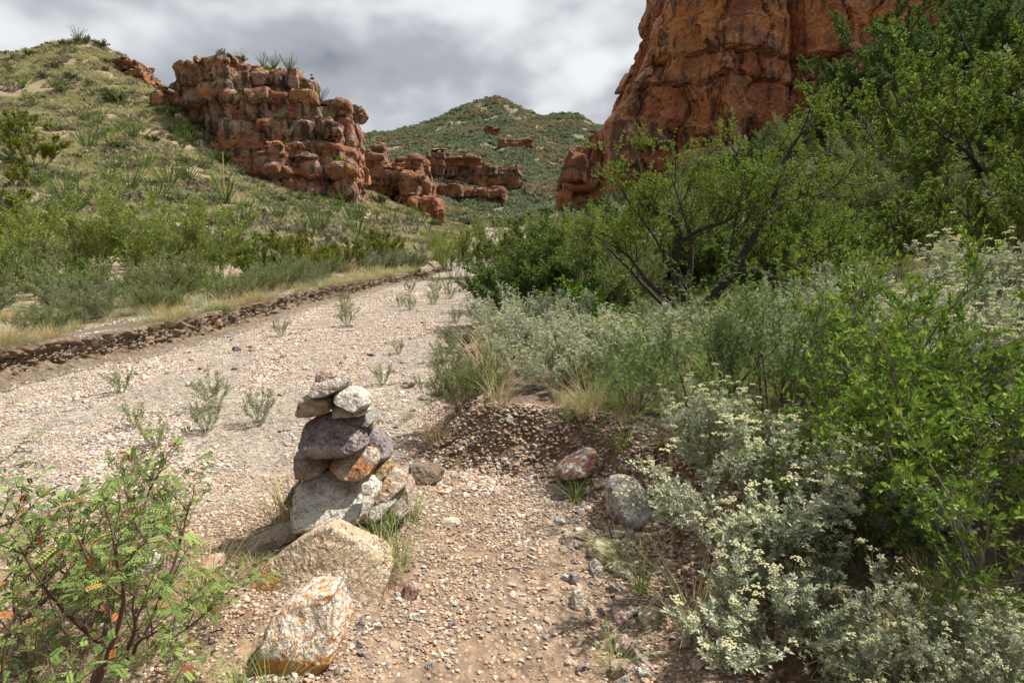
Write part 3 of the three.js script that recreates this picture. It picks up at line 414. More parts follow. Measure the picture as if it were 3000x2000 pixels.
function stoneGeometry(hull, seed, kind, detail, rough, p = 16) {
  const cg = new ConvexGeometry(hull), cp = cg.attributes.position, planes = [], a = V(), b = V(), c = V(), n = V();
  for (let i = 0; i < cp.count; i += 3) { a.fromBufferAttribute(cp, i); b.fromBufferAttribute(cp, i + 1); c.fromBufferAttribute(cp, i + 2); n.subVectors(b, a).cross(c.clone().sub(a)); if (n.lengthSq() < 1e-14) continue; n.normalize(); const d = n.dot(a); if (d > 1e-4 && !planes.some((q) => q[0] * n.x + q[1] * n.y + q[2] * n.z > 0.985)) planes.push([n.x, n.y, n.z, d]); }
  const box = new THREE.Box3().setFromPoints(hull), sz = box.getSize(V()), R = Math.cbrt(sz.x * sz.y * sz.z) / 2;
  let g = new THREE.IcosahedronGeometry(1, detail); g.deleteAttribute('uv'); g.deleteAttribute('normal'); g = mergeVertices(g, 1e-5);
  const pos = g.attributes.position, col = new Float32Array(pos.count * 3), uv = new Float32Array(pos.count * 2), [base, two, three, sc, s2, s3] = stoneKinds[kind], S = seed * 7.31;
  for (let i = 0; i < pos.count; i++) {
    let x = pos.getX(i) * sz.x, y = pos.getY(i) * sz.y, z = pos.getZ(i) * sz.z; const L = Math.hypot(x, y, z); x /= L; y /= L; z /= L;
    let sum = 0; for (const q of planes) { const t = (q[0] * x + q[1] * y + q[2] * z) / q[3]; if (t > 0) sum += Math.pow(t * R, p); }
    let r = R / Math.pow(sum, 1 / p);
    const X = x * r, Y = y * r, Z = z * r, f = 0.9 / R;
    const big = n3(X * f + S, Y * f, Z * f), medium = fbm3(X * f * 2.7 + S, Y * f * 2.7, Z * f * 2.7, 4), bed = kind === 'greybrown' || kind === 'tanbrown' || kind === 'greytan' ? n2(Y * 46 + 1.5 * n3(X * 6, Y * 6, Z * 6), S) : 0;
    const chip = Math.max(0, n3(X * f * 1.7 - S, Y * f * 1.7, Z * f * 1.7) - 0.35), pit = kind === 'violet' || kind === 'boulder' ? Math.max(0, n3(X * 42, Y * 42, Z * 42 + S) - 0.45) : 0;
    r += R * rough * (0.10 * big + 0.09 * medium - 0.22 * chip + 0.03 * bed) - 0.02 * pit * Math.min(1, R * 5);
    pos.setXYZ(i, x * r, y * r, z * r);
    const q1 = fbm3(X * sc + S, Y * sc * 1.6, Z * sc, 4), q2 = fbm3(X * sc * 0.9, Y * sc + S, Z * sc + 5, 5), q3 = fbm3(X * sc * 5, Y * sc * 5 + S, Z * sc * 5, 3);
    let k = lerp3(base, two, ss(0.25 - s2 * 0.6, 0.45 - s2 * 0.3, q1));
    let t3 = q2 + 0.35 * q3;
    if (kind === 'boulder') t3 += 0.75 * ss(-0.02, -0.26, X + 0.25 * Y);
    if (kind === 'orangewhite') t3 += 0.9 * ss(-0.015, -0.045, Y + 0.03 * q1) - 0.05;
    if (kind === 'rustwhite') t3 += 0.3 * ss(0.05, -0.1, X);
    const edge = kind === 'lichen' ? 0.03 : 0.16;
    k = lerp3(k, three, ss(0.42 - s3 * 0.62, 0.42 - s3 * 0.62 + edge, t3));
    if (kind === 'boulder') { k = lerp3(k, [0.05, 0.04, 0.035], 0.85 * ss(0.44, 0.56, q3)); const v = Math.abs(X - 0.055 + 0.03 * n2(Y * 9, 3)); k = lerp3(k, [0.12, 0.09, 0.06], 0.7 * ss(0.006, 0.002, v) * ss(0, 0.05, Z)); }
    if (kind === 'lichen') k = lerp3(k, [0.52, 0.50, 0.49], ss(0.10, 0.14, q1 + 0.3 * q3) * ss(-0.05, 0.02, Y));
    const w = 1 + 0.22 * q3; col.set([k[0] * w, k[1] * w, k[2] * w], i * 3); uv.set([X + 0.6 * Z, Y + 0.45 * Z], i * 2);
  }
  g.setAttribute('color', new THREE.BufferAttribute(col, 3)); g.setAttribute('uv', new THREE.BufferAttribute(uv, 2)); g.computeVertexNormals(); boxUV(g);
  return g;
}
stoneList.push(['brown stone wedged in the heart of the cairn below its top stones', 'tanbrown', [-0.96, 0.80, -3.08], 0.16, [-0.09, -0.05, -0.08, 0.04, 0, 0.06, 0.09, 0.04, 0.1, -0.05, 0, -0.07]], ['grey-brown stone wedged behind the rusty stone of the cairn', 'greybrown', [-0.98, 0.46, -3.12], 0.22, [-0.12, -0.07, -0.1, 0.05, 0, 0.07, 0.1, 0.05, 0.12, -0.06, 0, -0.09]], ['grey stone filling the back of the cairn', 'darkgrey', [-0.93, 0.22, -3.2], 0.3, [-0.2, -0.14, -0.18, 0.08, 0, 0.12, 0.18, 0.08, 0.2, -0.14, 0, -0.17]]);
stoneList.forEach(([label, kind, c, th, o], k) => {
  const rnd = rngOf(900 + k), hull = [], w = Math.max(...o) * 2, lean = w > 0.2 ? 1.2 : 0.8;
  for (let i = 0; i < o.length; i += 2) {
    hull.push(V(o[i], o[i + 1], (rnd() - 0.5) * th * 0.25));
    for (const s of [-1, 1]) { const q = 0.58 + 0.3 * rnd(); const y = o[i + 1] * q; hull.push(V(o[i] * q, y, s * th * (0.36 + 0.14 * rnd()) - (s > 0 ? lean * Math.max(0, y + 0.02) : 0))); }
  }
  if (k === 13 || k === 21 || k === 22) { // broad rocks with one big sloping face
    hull.length = 0; const lo = Math.min(...o.filter((_, i) => i % 2)), hi = Math.max(...o.filter((_, i) => i % 2)), ym = lo + (hi - lo) * (k === 22 ? 0.38 : 0), slope = k === 22 ? 1.0 : k === 21 ? 1.05 : 1.3;
    for (let i = 0; i < o.length; i += 2) {
      const x = o[i], y = o[i + 1], left = k === 21 ? 0.32 * Math.max(0, -x - 0.04) : 0.3 * Math.max(0, -x - 0.12), z = th * (k === 13 ? 0.62 : 0.45) - slope * Math.max(0, y - ym) - left;
      hull.push(V(x, y, Math.max(-th * 0.3, z)), V(x * 0.86, y * 0.9, -th * 0.5), V(x * 0.95, Math.max(lo, y * 0.97), -th * 0.25)); if (k !== 21) hull.push(V(x * 0.9, y * 0.85, Math.max(-th * 0.2, z + 0.02)));
    }
  }
  const big = w > 0.35, inCairn = k < 21 || k > 51, ground = k >= 23;
  const g = stoneGeometry(hull, k + 1, kind, w > 0.45 ? 52 : big ? 36 : w > 0.15 ? 24 : 14, kind === 'boulder' || kind === 'orangewhite' ? 0.42 : kind === 'white' || kind === 'violet' ? 0.45 : 0.55, k === 13 || k === 21 || kind === 'orangewhite' || kind === 'dark' ? 40 : 34);
  const m = add(meshOf('', g, stoneMat), inCairn ? 'cairn_stone' : k < 23 ? 'boulder' : w > 0.2 ? 'rock' : 'stone');
  m.position.set(...c); if (k === 23) m.position.set(c[0] * 1.07, c[1] - 0.03, c[2] - 0.18); if (k === 13) m.position.z += 0.03; if (k === 21) { m.scale.set(1.18, 0.98, 1); m.position.x -= 0.035; m.position.y -= 0.02; } tag(m, label, inCairn ? 'cairn stone' : k < 23 ? 'boulder' : 'rock', inCairn ? 'stones stacked in the cairn' : undefined);
});
// loose stones, each its own thing
const looseShapes = ['white', 'pinktan', 'greypink', 'tanorange', 'violet', 'cream', 'pinkred', 'greywhite'].map((kind, k) => {
  const rnd = rngOf(40 + k), pts = []; for (let i = 0; i < 13; i++) { const a = rnd() * 6.283, u = rnd() * 2 - 1, s = Math.sqrt(1 - u * u); pts.push(V(Math.cos(a) * s * 0.5, u * (0.22 + 0.1 * rnd()), Math.sin(a) * s * (0.3 + 0.12 * rnd()))); }
  return stoneGeometry(pts.map((q) => q.multiplyScalar(0.1)), 70 + k, kind, 9, 1, 18);
});
const words = ['white', 'pinkish tan', 'grey-pink', 'orange-tan', 'purple-grey', 'cream', 'dull red', 'pale grey'];
{
  const rnd = rngOf(77);
  const put = (x, z, s, k, where, group) => { const m = add(meshOf('', looseShapes[k], stoneMat), 'loose_stone'); m.position.set(x, H(x, z) + 0.008 * s, z); m.rotation.set((rnd() - 0.5) * 0.5, rnd() * 6.28, (rnd() - 0.5) * 0.5); m.scale.setScalar(s); tag(m, `${s > 1.15 ? 'large' : s > 0.7 ? 'middling' : 'small'} ${words[k]} stone ${where}`, 'stone', group); };
  for (let i = 0; i < 58; i++) { const z = -3.3 - 8.5 * rnd() ** 0.8, x = mix(bankX(z) + 0.35, -0.95, rnd()); put(x, z, 0.7 + 0.9 * rnd() * rnd() + 0.04 * -z, Math.floor(rnd() * 8), `in the wash ${z > -5 ? 'level with the cairn' : z > -7.5 ? 'just behind the cairn' : 'farther up'} ${x < -3.9 ? 'by the cut bank' : x < -2.3 ? 'mid bed' : 'right side'}`, 'stones on the wash bed'); }
  for (let i = 0; i < 75; i++) { const z = -1.75 - 1.9 * rnd(), x = 0.58 + 0.4 * (rnd() - 0.5) - 0.3 * rnd() * rnd(); put(x, z, 0.5 + 0.9 * rnd() ** 2, Math.floor(rnd() * 8), `along the trail edge ${z > -2.4 ? 'at its near end' : z > -3 ? 'beside the olive stones' : 'by the grey boulder'}`, 'stones along the trail edge'); }
  for (let i = 0; i < 26; i++) { const z = -1.9 - 0.9 * rnd(), x = -0.75 + 0.6 * rnd(); put(x, z, 0.35 + 0.35 * rnd(), Math.floor(rnd() * 8), 'on the trail beside the boulders', 'stones on the trail'); }
  for (let i = 0; i < 56; i++) { const t = rnd(), x = mix(-0.7, 0.75, t), z = mix(-4.15, -3.35, t) + 0.1 * (rnd() - 0.5) - 0.3 * rnd(); put(x, z, 0.45 + 0.5 * rnd(), Math.floor(rnd() * 8), 'embedded in the gravel bank', 'stones in the gravel bank'); }
  for (const [x, z, s, k, l] of [[-0.98, -9.6, 3.4, 0, 'broad flat white slab near the right edge of the wash'], [-0.82, -6.15, 2.6, 6, 'flat reddish slab at the right edge of the wash'], [-1.22, -6.5, 2.2, 1, 'flat tan slab beside the reddish one on the wash'], [-0.95, -5.9, 1.5, 1, 'blunt tan stone below the reddish slab'], [-2.1, -9.3, 1.5, 7, 'lone rounded grey stone out on the wash'], [-1.55, -7.9, 1.6, 7, 'pale stone in the middle of the upper wash'], [-3.4, -18.5, 2.6, 6, 'flat rust slab far up the wash near the cut bank'], [-4.35, -8.8, 2.4, 4, 'dark splintered slab below the cut bank'], [-2.55, -6.1, 1.3, 1, 'tan stone alone behind the cairn']]) { put(x, z, s, k, '', undefined); scene.children[scene.children.length - 1].userData.label = l; delete scene.children[scene.children.length - 1].userData.group; }
}
// gravel: too many pebbles to count
{
  const rnd = rngOf(5), shapes = [0, 1, 2, 3, 4, 5, 6].map((k) => {
    let g = new THREE.IcosahedronGeometry(0.5, 1); g.deleteAttribute('uv'); g.deleteAttribute('normal'); g = mergeVertices(g, 1e-4); const p = g.attributes.position;
    const cut = []; for (let i = 0; i < 7; i++) cut.push([V(rnd() - 0.5, rnd() - 0.5, rnd() - 0.5).normalize(), 0.26 + 0.16 * rnd()]);
    for (let i = 0; i < p.count; i++) { const v = V().fromBufferAttribute(p, i); for (const [n, d] of cut) { const t = v.dot(n); if (t > d) v.addScaledVector(n, d - t); } p.setXYZ(i, v.x * (1 + 0.15 * (rnd() - 0.5)), v.y * 0.62, v.z * (0.7 + 0.1 * k / 7)); }
    g.computeVertexNormals(); return g;
  });
  const lists = shapes.map(() => []);
  const up = V(0, 1, 0), q = new THREE.Quaternion(), e = new THREE.Euler(), m4 = new THREE.Matrix4();
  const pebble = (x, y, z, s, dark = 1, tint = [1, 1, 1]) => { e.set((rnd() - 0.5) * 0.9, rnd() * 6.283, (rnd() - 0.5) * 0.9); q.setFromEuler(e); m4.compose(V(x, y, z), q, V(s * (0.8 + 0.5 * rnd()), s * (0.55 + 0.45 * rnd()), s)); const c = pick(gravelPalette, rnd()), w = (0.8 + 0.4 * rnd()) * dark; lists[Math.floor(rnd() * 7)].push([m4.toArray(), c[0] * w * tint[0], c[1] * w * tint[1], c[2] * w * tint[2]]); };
  // wash bed, out to where single pebbles can no longer be told apart
  for (let i = 0; i < 210000; i++) {
    const z = -2.2 - 19.8 * rnd() ** 1.9, x = -7 + 7.8 * rnd(), dl = bankX(z) - x, dr = toeDist(x, z); if (dl > -0.02 || dr > 0.03) continue; if (rnd() > Math.max(0.04, ss(-2.9, -4.0, z + 0.9 * fbm2(x * 1.2, z * 1.2, 3)))) continue;
    const patch = fbm2(x * 0.35 + 2, z * 0.22, 3); if (patch > 0.12 && rnd() < 0.75) continue;
    const nearTrail = z > -3.6 && x > -0.9; const bar = ss(-0.1, 0.35, fbm2(x * 0.9 + 8, z * 0.3, 3)), s = ((nearTrail ? 0.009 : 0.011) + 0.02 * rnd() ** 3 + 0.0013 * -z) * (0.8 + 0.55 * bar); pebble(x, H(x, z) + s * 0.1, z, s * (rnd() < 0.02 ? 1.9 : 1), 1.05, [1.05, 1, 0.97]);
  }
  // trail, with bare trodden earth down its middle
  for (let i = 0; i < 54000; i++) {
    const z = -1.3 - 2.6 * rnd(), x = -2.6 + 3.6 * rnd(), dr = toeDist(x, z); if (dr > 0.35) continue;
    const mid = Math.exp(-((x - 0.12 - 0.1 * z * -0.2) ** 2) / 0.06) * ss(-3.1, -2.4, z); if (rnd() < mid * 0.85) continue;
    if (fbm2(x * 1.4, z * 1.4, 3) > 0.12 + 0.3 * rnd()) continue;
    const s = 0.008 + 0.022 * rnd() ** 3; pebble(x, H(x, z) + s * 0.12, z, s, 1, [0.95, 0.86, 0.77]);
  }
  // coarse stones of the gravel bank
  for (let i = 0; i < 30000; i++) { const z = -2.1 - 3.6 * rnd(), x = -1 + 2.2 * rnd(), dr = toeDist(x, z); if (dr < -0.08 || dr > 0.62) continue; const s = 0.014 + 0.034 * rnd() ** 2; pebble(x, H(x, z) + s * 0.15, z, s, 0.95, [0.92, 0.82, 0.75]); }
  // stones on the terrace edge and in the face of the cut bank
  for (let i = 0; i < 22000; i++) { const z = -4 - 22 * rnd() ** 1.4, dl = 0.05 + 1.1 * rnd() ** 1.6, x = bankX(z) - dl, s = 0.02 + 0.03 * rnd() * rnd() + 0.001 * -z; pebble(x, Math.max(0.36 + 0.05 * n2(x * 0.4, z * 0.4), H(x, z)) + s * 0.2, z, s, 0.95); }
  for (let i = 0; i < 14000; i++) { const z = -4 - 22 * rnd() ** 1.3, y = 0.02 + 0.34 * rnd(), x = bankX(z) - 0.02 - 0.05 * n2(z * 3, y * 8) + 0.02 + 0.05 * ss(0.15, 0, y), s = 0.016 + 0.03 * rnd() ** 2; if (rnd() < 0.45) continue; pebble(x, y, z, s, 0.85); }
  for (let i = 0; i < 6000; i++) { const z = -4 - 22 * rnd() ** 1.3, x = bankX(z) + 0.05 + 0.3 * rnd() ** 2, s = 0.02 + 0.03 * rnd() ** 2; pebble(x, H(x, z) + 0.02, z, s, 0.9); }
  const mat = new THREE.MeshStandardMaterial({ roughness: 0.9 }); mat.name = 'pebble';
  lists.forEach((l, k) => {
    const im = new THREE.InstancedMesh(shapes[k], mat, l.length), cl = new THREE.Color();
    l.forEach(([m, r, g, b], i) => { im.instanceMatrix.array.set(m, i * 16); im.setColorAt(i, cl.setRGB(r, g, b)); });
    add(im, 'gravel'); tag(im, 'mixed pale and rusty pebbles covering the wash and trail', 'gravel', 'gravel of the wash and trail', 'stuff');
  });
}
{ // the cut bank: a raw earth face with a crumbling lip
  const zs = [], nu = 46; for (let z = -3; z > -36; z -= z > -12 ? 0.03 : z > -20 ? 0.05 : 0.09) zs.push(z);
  const prof = [[0.42, -0.05, 0], [0.24, 0.02, 0.2], [0.12, 0.06, 0.6], [0.04, 0.11, 1], [0.0, 0.19, 1.2], [-0.02, 0.27, 1.2], [0.0, 0.33, 1], [0.02, 0.40, 0.8], [0.0, 0.43, 0.6], [-0.08, 0.44, 0.5], [-0.3, 0.40, 0.4], [-0.8, 0.40, 0.3], [-1.3, 0.30, 0]];
  const at = (t) => { const f = t * (prof.length - 1), i = Math.min(prof.length - 2, Math.floor(f)), u = f - i; return [0, 1, 2].map((k) => mix(prof[i][k], prof[i + 1][k], u)); };
  const pos = [], col = [], uv = [], idx = [];
  zs.forEach((z, j) => {
    const x0 = bankX(z), hs = (0.95 + 0.55 * fbm2(z * 0.45, 3, 3) + 0.12 * n2(z * 2.3, 6)) * mix(1, 0.75, ss(-14, -24, z)), top = clamp(hs, 0.8, 0.98), over = 1 + 0.9 * n2(z * 0.8, 17);
    for (let i = 0; i <= nu; i++) {
      const t = i / nu, [dx, y, w] = at(t), crumble = w * (0.05 * fbm3(z * 3.2, y * 7, 2, 4) + 0.045 * n3(z * 9, y * 11, 5) + 0.025 * n3(z * 19, y * 24, 8) + 0.012 * n2(y * 26 + n2(z, 1), z * 0.4)), block = w * 0.05 * (hash3(Math.floor(z * 2.6 + 0.5 * n2(z * 2, y * 4)), Math.floor(y * 7), 3) - 0.5);
      const X = x0 + (dx < 0 && y > 0.1 && y < 0.3 ? dx * over : dx) + crumble + block, Y = dx < -0.9 ? H(X, z) - 0.06 * ss(-0.9, -1.3, dx) + 0.02 : (y < 0.06 ? y : y * (dx < -0.05 && y > 0.35 ? top : clamp(hs, 0.7, 1.0))) + 0.01 * w * n3(X * 8, z * 8, 1);
      pos.push(X, Y, z);
      const q = fbm3(X * 3, Y * 6, z * 3.2, 4), face = ss(0.05, 0.12, y) * ss(-0.2, 0.0, dx + (y > 0.37 ? -0.1 : 0.15));
      const c = lerp3(lerp3([0.42, 0.34, 0.27], [0.33, 0.27, 0.18], ss(-0.2, 0.3, q)), lerp3([0.37, 0.25, 0.165], [0.56, 0.43, 0.31], ss(-0.25, 0.4, q + 0.35 * n3(X * 12, Y * 16, z * 12))), face);
      col.push(...c); uv.push(z, Y + X);
    }
    if (j) for (let i = 0; i < nu; i++) { const a = (j - 1) * (nu + 1) + i, b = a + 1, c = a + nu + 1, d = c + 1; idx.push(a, b, c, b, d, c); }
  });
  const g = new THREE.BufferGeometry(); g.setAttribute('position', new THREE.Float32BufferAttribute(pos, 3)); g.setAttribute('color', new THREE.Float32BufferAttribute(col, 3)); g.setAttribute('uv', new THREE.Float32BufferAttribute(uv, 2)); g.setIndex(idx); g.computeVertexNormals();
  const m = new THREE.MeshStandardMaterial({ vertexColors: true, roughness: 1, map: withRepeat(TEX.soilGrain, 0.9), bumpMap: withRepeat(TEX.gravelBump, 1.2), bumpScale: 0.012 }); m.name = 'raw_earth';
  const o = add(meshOf('', g, m), 'earth_bank'); tag(o, 'low cut bank of brown earth along the far side of the wash', null, null, 'structure');
}

// ---------- plants ----------
const leafMat = (name, t = 0.25) => { const m = new THREE.MeshPhysicalMaterial({ vertexColors: true, roughness: 1, specularIntensity: 0.35, transmission: t, thickness: 0, side: THREE.DoubleSide }); m.name = name; return m; };
const M = { leaf: leafMat('green_leaf'), dull: leafMat('grey_leaf', 0.22), flower: leafMat('flower', 0.25), grass: leafMat('grass_blade', 0.3), bark: new THREE.MeshStandardMaterial({ vertexColors: true, roughness: 0.95 }) };
M.bark.name = 'bark';
const jit = (c, rnd, a) => { const k = 1 + a * (rnd() - 0.5) * 2, h = a * 0.5 * (rnd() - 0.5); return [c[0] * (k + h), c[1] * k, c[2] * (k - h)]; };
const perp = (d, rnd) => { const a = V(rnd() - 0.5, rnd() - 0.5, rnd() - 0.5); a.addScaledVector(d, -a.dot(d)); if (a.lengthSq() < 1e-5) a.set(d.y, -d.x, 0.01); return a.normalize(); };
// branching growth. o.levels: [{len, n (segments), kids, from, ang, up, wander, r, sides}], o.leaf(buf, p, dir, rnd, t, level) at steps of the last levels
function grow(seed, o) {
  const rnd = rngOf(seed), wood = new Buf(), leaves = new Buf(16384), extra = new Buf(), last = o.levels.length - 1;
  const go = (lv, p, d, len, rad) => {
    const L = o.levels[lv], n = L.n, step = len / n, path = [{ x: p.x, y: p.y, z: p.z, r: rad }], dirs = [d.clone()]; let q = p.clone(), e = d.clone();
    for (let k = 1; k <= n; k++) { e.x += (rnd() - 0.5) * L.wander; e.z += (rnd() - 0.5) * L.wander; e.y += (rnd() - 0.5) * L.wander + L.up; e.normalize(); q = q.clone().addScaledVector(e, step); if (o.floor !== undefined && q.y < o.floor) q.y = o.floor; path.push({ x: q.x, y: q.y, z: q.z, r: rad * (1 - (L.taper ?? 0.75) * k / n) }); dirs.push(e.clone()); }
    wood.tube(path, L.sides, jit(o.bark, rnd, 0.25));
    walk(lv, path, dirs, len, rad);
  };
  const walk = (lv, path, dirs, len, rad) => {
    const L = o.levels[lv], n = path.length - 1, pt = (t) => { const f = t * n, i = Math.min(n - 1, Math.floor(f)), u = f - i; return [V(mix(path[i].x, path[i + 1].x, u), mix(path[i].y, path[i + 1].y, u), mix(path[i].z, path[i + 1].z, u)), dirs[i + 1], mix(path[i].r, path[i + 1].r, u)]; };
    if (lv < last) {
      const C = o.levels[lv + 1], kids = Math.round(L.kids * (0.75 + 0.5 * rnd()));
      for (let k = 0; k < kids; k++) {
        const t = mix(L.from, 1, (k + rnd()) / kids), [q, e, r] = pt(t), a = L.ang * (0.7 + 0.6 * rnd()), nd = e.clone().multiplyScalar(Math.cos(a)).addScaledVector(perp(e, rnd), Math.sin(a)); nd.y += L.kidUp ?? 0.1; nd.normalize();
        go(lv + 1, q, nd, C.len * (0.65 + 0.7 * rnd()) * (1 - 0.35 * t), Math.max(C.r * (0.7 + 0.5 * rnd()), 0.0006));
      }
    }
    if (L.leaves) for (let k = 0; k < L.leaves; k++) { const t = mix(L.leafFrom ?? 0.1, 1, (k + rnd()) / L.leaves), [q, e] = pt(t); o.leaf(leaves, q, e, rnd, t, lv); }
    if (o.tip && lv === (o.tipLevel ?? last)) o.tip(extra, V(path[n].x, path[n].y, path[n].z), dirs[n], rnd, leaves);
  };
  if (o.limbs) for (const limb of o.limbs) {
    const pts = [], dirs = [], c = new THREE.CatmullRomCurve3(limb.map((q) => V(q[0], q[1], q[2]))), m = limb.length * 4;
    for (let k = 0; k <= m; k++) { const p = c.getPoint(k / m), i = (k / m) * (limb.length - 1), a = Math.min(limb.length - 2, Math.floor(i)), r = mix(limb[a][3], limb[a + 1][3], i - a); pts.push({ x: p.x + r * 0.5 * (rnd() - 0.5), y: p.y, z: p.z + r * 0.5 * (rnd() - 0.5), r: r * (0.9 + 0.25 * rnd()) }); dirs.push(c.getTangent(k / m)); }
    wood.tube(pts, 9, jit(o.bark, rnd, 0.2)); walk(0, pts, dirs, 1, limb[0][3]);
  }
  for (let s = 0; s < (o.stems ?? 0); s++) {
    const a = (s + rnd() * 0.8) / o.stems * 6.2832, sp = o.spread * Math.sqrt(rnd()) * 1.0 + (o.minSpread ?? 0.05), d = V(Math.cos(a) * Math.sin(sp), Math.cos(sp), Math.sin(a) * Math.sin(sp)), b = (o.baseR ?? 0.05) * rnd();
    go(0, V(Math.cos(a) * b, -0.03, Math.sin(a) * b), d, o.levels[0].len * (0.7 + 0.55 * rnd()), o.levels[0].r * (0.7 + 0.5 * rnd()));
  }
  return { wood: wood.geo(true), leaves: leaves.geo(), extra: extra.nv ? extra.geo() : null };
}
const rdir = (e, rnd, spread) => { const d = e.clone().multiplyScalar(1 - spread * 0.6).addScaledVector(perp(e, rnd), spread); return d.normalize(); };
// leaf makers
const simpleLeaf = (cols, len, wid, per, spread, jitter = 0.22) => (b, q, e, rnd) => { for (let k = 0; k < per; k++) { const d = rdir(e, rnd, spread), n = perp(d, rnd); if (n.y < 0) n.negate(); n.y += 0.6; n.addScaledVector(d, -n.dot(d)).normalize(); const s = 0.65 + 0.7 * rnd(); b.leaf(q.x + (rnd() - 0.5) * len * 0.5, q.y + (rnd() - 0.5) * len * 0.5, q.z + (rnd() - 0.5) * len * 0.5, d, n, len * s, wid * s, jit(pick(cols, rnd()), rnd, jitter)); } };
const ovalLeaf = (cols, len, wid, per, spread, jitter = 0.2) => (b, q, e, rnd) => { for (let k = 0; k < per; k++) { const d = rdir(e, rnd, spread); d.y += 0.25; d.normalize(); const n = perp(d, rnd); if (n.y < 0) n.negate(); n.y += 0.4; n.addScaledVector(d, -n.dot(d)).normalize(); const s = 0.6 + 0.75 * rnd(); b.oval(q.x, q.y, q.z, d, n, len * s, wid * s, jit(pick(cols, rnd()), rnd, jitter)); } };
const pinnate = (cols, tipCols, rachis, pairs, lf, wf, redShare) => (b, q, e, rnd) => {
  const d = rdir(e, rnd, 0.85); d.y += 0.15; d.normalize(); let n = perp(d, rnd); if (n.y < 0) n.negate(); n.y += 0.9; n.addScaledVector(d, -n.dot(d)).normalize(); const side = d.clone().cross(n), L = rachis * (0.6 + 0.6 * rnd()), red = rnd() < redShare, c0 = pick(red ? tipCols : cols, rnd());
  const m = Math.max(3, Math.round(pairs * (0.7 + 0.5 * rnd()))), col = jit(c0, rnd, 0.18);
  for (let k = 0; k < m; k++) { const t = (k + 0.6) / m, droop = -0.25 * t * t * L; for (const s of [-1, 1]) { const ld = side.clone().multiplyScalar(s).addScaledVector(d, 0.45).normalize(), w = 0.8 + 0.35 * rnd(); b.leaf(q.x + d.x * L * t, q.y + d.y * L * t + droop, q.z + d.z * L * t, ld, n, lf * w, wf * w, col, 0.1); } }
};
const C = { // leaf colours
  mariola: [[0.41, 0.44, 0.30], [0.46, 0.485, 0.345], [0.34, 0.385, 0.235], [0.50, 0.52, 0.385]], cream: [[0.80, 0.765, 0.47], [0.73, 0.70, 0.40], [0.83, 0.80, 0.56]], stalk: [0.33, 0.38, 0.15],
  bright: [[0.16, 0.265, 0.035], [0.215, 0.33, 0.045], [0.11, 0.185, 0.028], [0.29, 0.39, 0.065]], acacia: [[0.15, 0.235, 0.055], [0.20, 0.29, 0.07], [0.11, 0.175, 0.045], [0.27, 0.35, 0.10]], acaciaRed: [[0.40, 0.15, 0.05], [0.34, 0.22, 0.05], [0.30, 0.10, 0.05]],
  feather: [[0.125, 0.22, 0.04], [0.165, 0.265, 0.05], [0.09, 0.165, 0.032]], mesquite: [[0.20, 0.29, 0.042], [0.255, 0.34, 0.05], [0.15, 0.225, 0.035], [0.32, 0.38, 0.07]], dense: [[0.115, 0.18, 0.035], [0.16, 0.225, 0.045], [0.08, 0.13, 0.026]],
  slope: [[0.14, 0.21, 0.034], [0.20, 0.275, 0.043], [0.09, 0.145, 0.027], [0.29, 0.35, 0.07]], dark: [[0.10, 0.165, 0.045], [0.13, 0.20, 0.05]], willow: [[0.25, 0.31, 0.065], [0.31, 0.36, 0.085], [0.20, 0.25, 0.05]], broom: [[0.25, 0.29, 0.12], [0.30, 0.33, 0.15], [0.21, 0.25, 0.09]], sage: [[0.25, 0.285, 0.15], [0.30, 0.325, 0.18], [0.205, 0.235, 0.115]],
  creosote: [[0.22, 0.25, 0.025], [0.28, 0.29, 0.03], [0.17, 0.20, 0.025], [0.14, 0.19, 0.03]], ocotillo: [[0.12, 0.22, 0.045], [0.16, 0.26, 0.05], [0.20, 0.29, 0.06]], hill: [[0.11, 0.15, 0.045], [0.15, 0.19, 0.06], [0.08, 0.115, 0.035]], lime: [[0.18, 0.33, 0.03], [0.22, 0.37, 0.04]],
  straw: [[0.46, 0.37, 0.20], [0.52, 0.43, 0.25], [0.38, 0.31, 0.16], [0.30, 0.32, 0.12]], green: [[0.20, 0.32, 0.06], [0.25, 0.36, 0.08], [0.36, 0.36, 0.15], [0.16, 0.26, 0.05]],
};
// a flat-topped head of tiny cream flowers on a stalk
const corymb = (size, heads, share) => (b, q, e, rnd, leaves) => {
  if (rnd() > share * (0.35 + 2.2 * ss(0.25, 0.6, q.y)) || n3(q.x * 3, q.y * 3, q.z * 3) < -0.15) return; const up = V(e.x * 0.5, 0.9, e.z * 0.5).normalize(), h = 0.05 + 0.08 * rnd(), tx = q.x + up.x * h, ty = q.y + up.y * h, tz = q.z + up.z * h;
  b.tube([{ x: q.x, y: q.y, z: q.z, r: 0.0012 }, { x: tx, y: ty, z: tz, r: 0.0009 }], 3, C.stalk);
  for (let k = 0; k < heads; k++) { const a = rnd() * 6.283, r = size * Math.sqrt(rnd()), X = tx + Math.cos(a) * r, Y = ty + 0.012 * rnd() - r * 0.25, Z = tz + Math.sin(a) * r, s = 0.0052 * (0.7 + 0.6 * rnd()), c = jit(pick(C.cream, rnd()), rnd, 0.1);
    const v = [b.v(X + s, Y, Z, c), b.v(X - s, Y, Z, c), b.v(X, Y + s * 0.9, Z, c), b.v(X, Y - s, Z, c), b.v(X, Y, Z + s, c), b.v(X, Y, Z - s, c)];
    for (const [i, j, l] of [[0, 2, 4], [4, 2, 1], [1, 2, 5], [5, 2, 0], [0, 4, 3], [4, 1, 3], [1, 5, 3], [5, 0, 3]]) b.t(v[i], v[j], v[l]); }
};
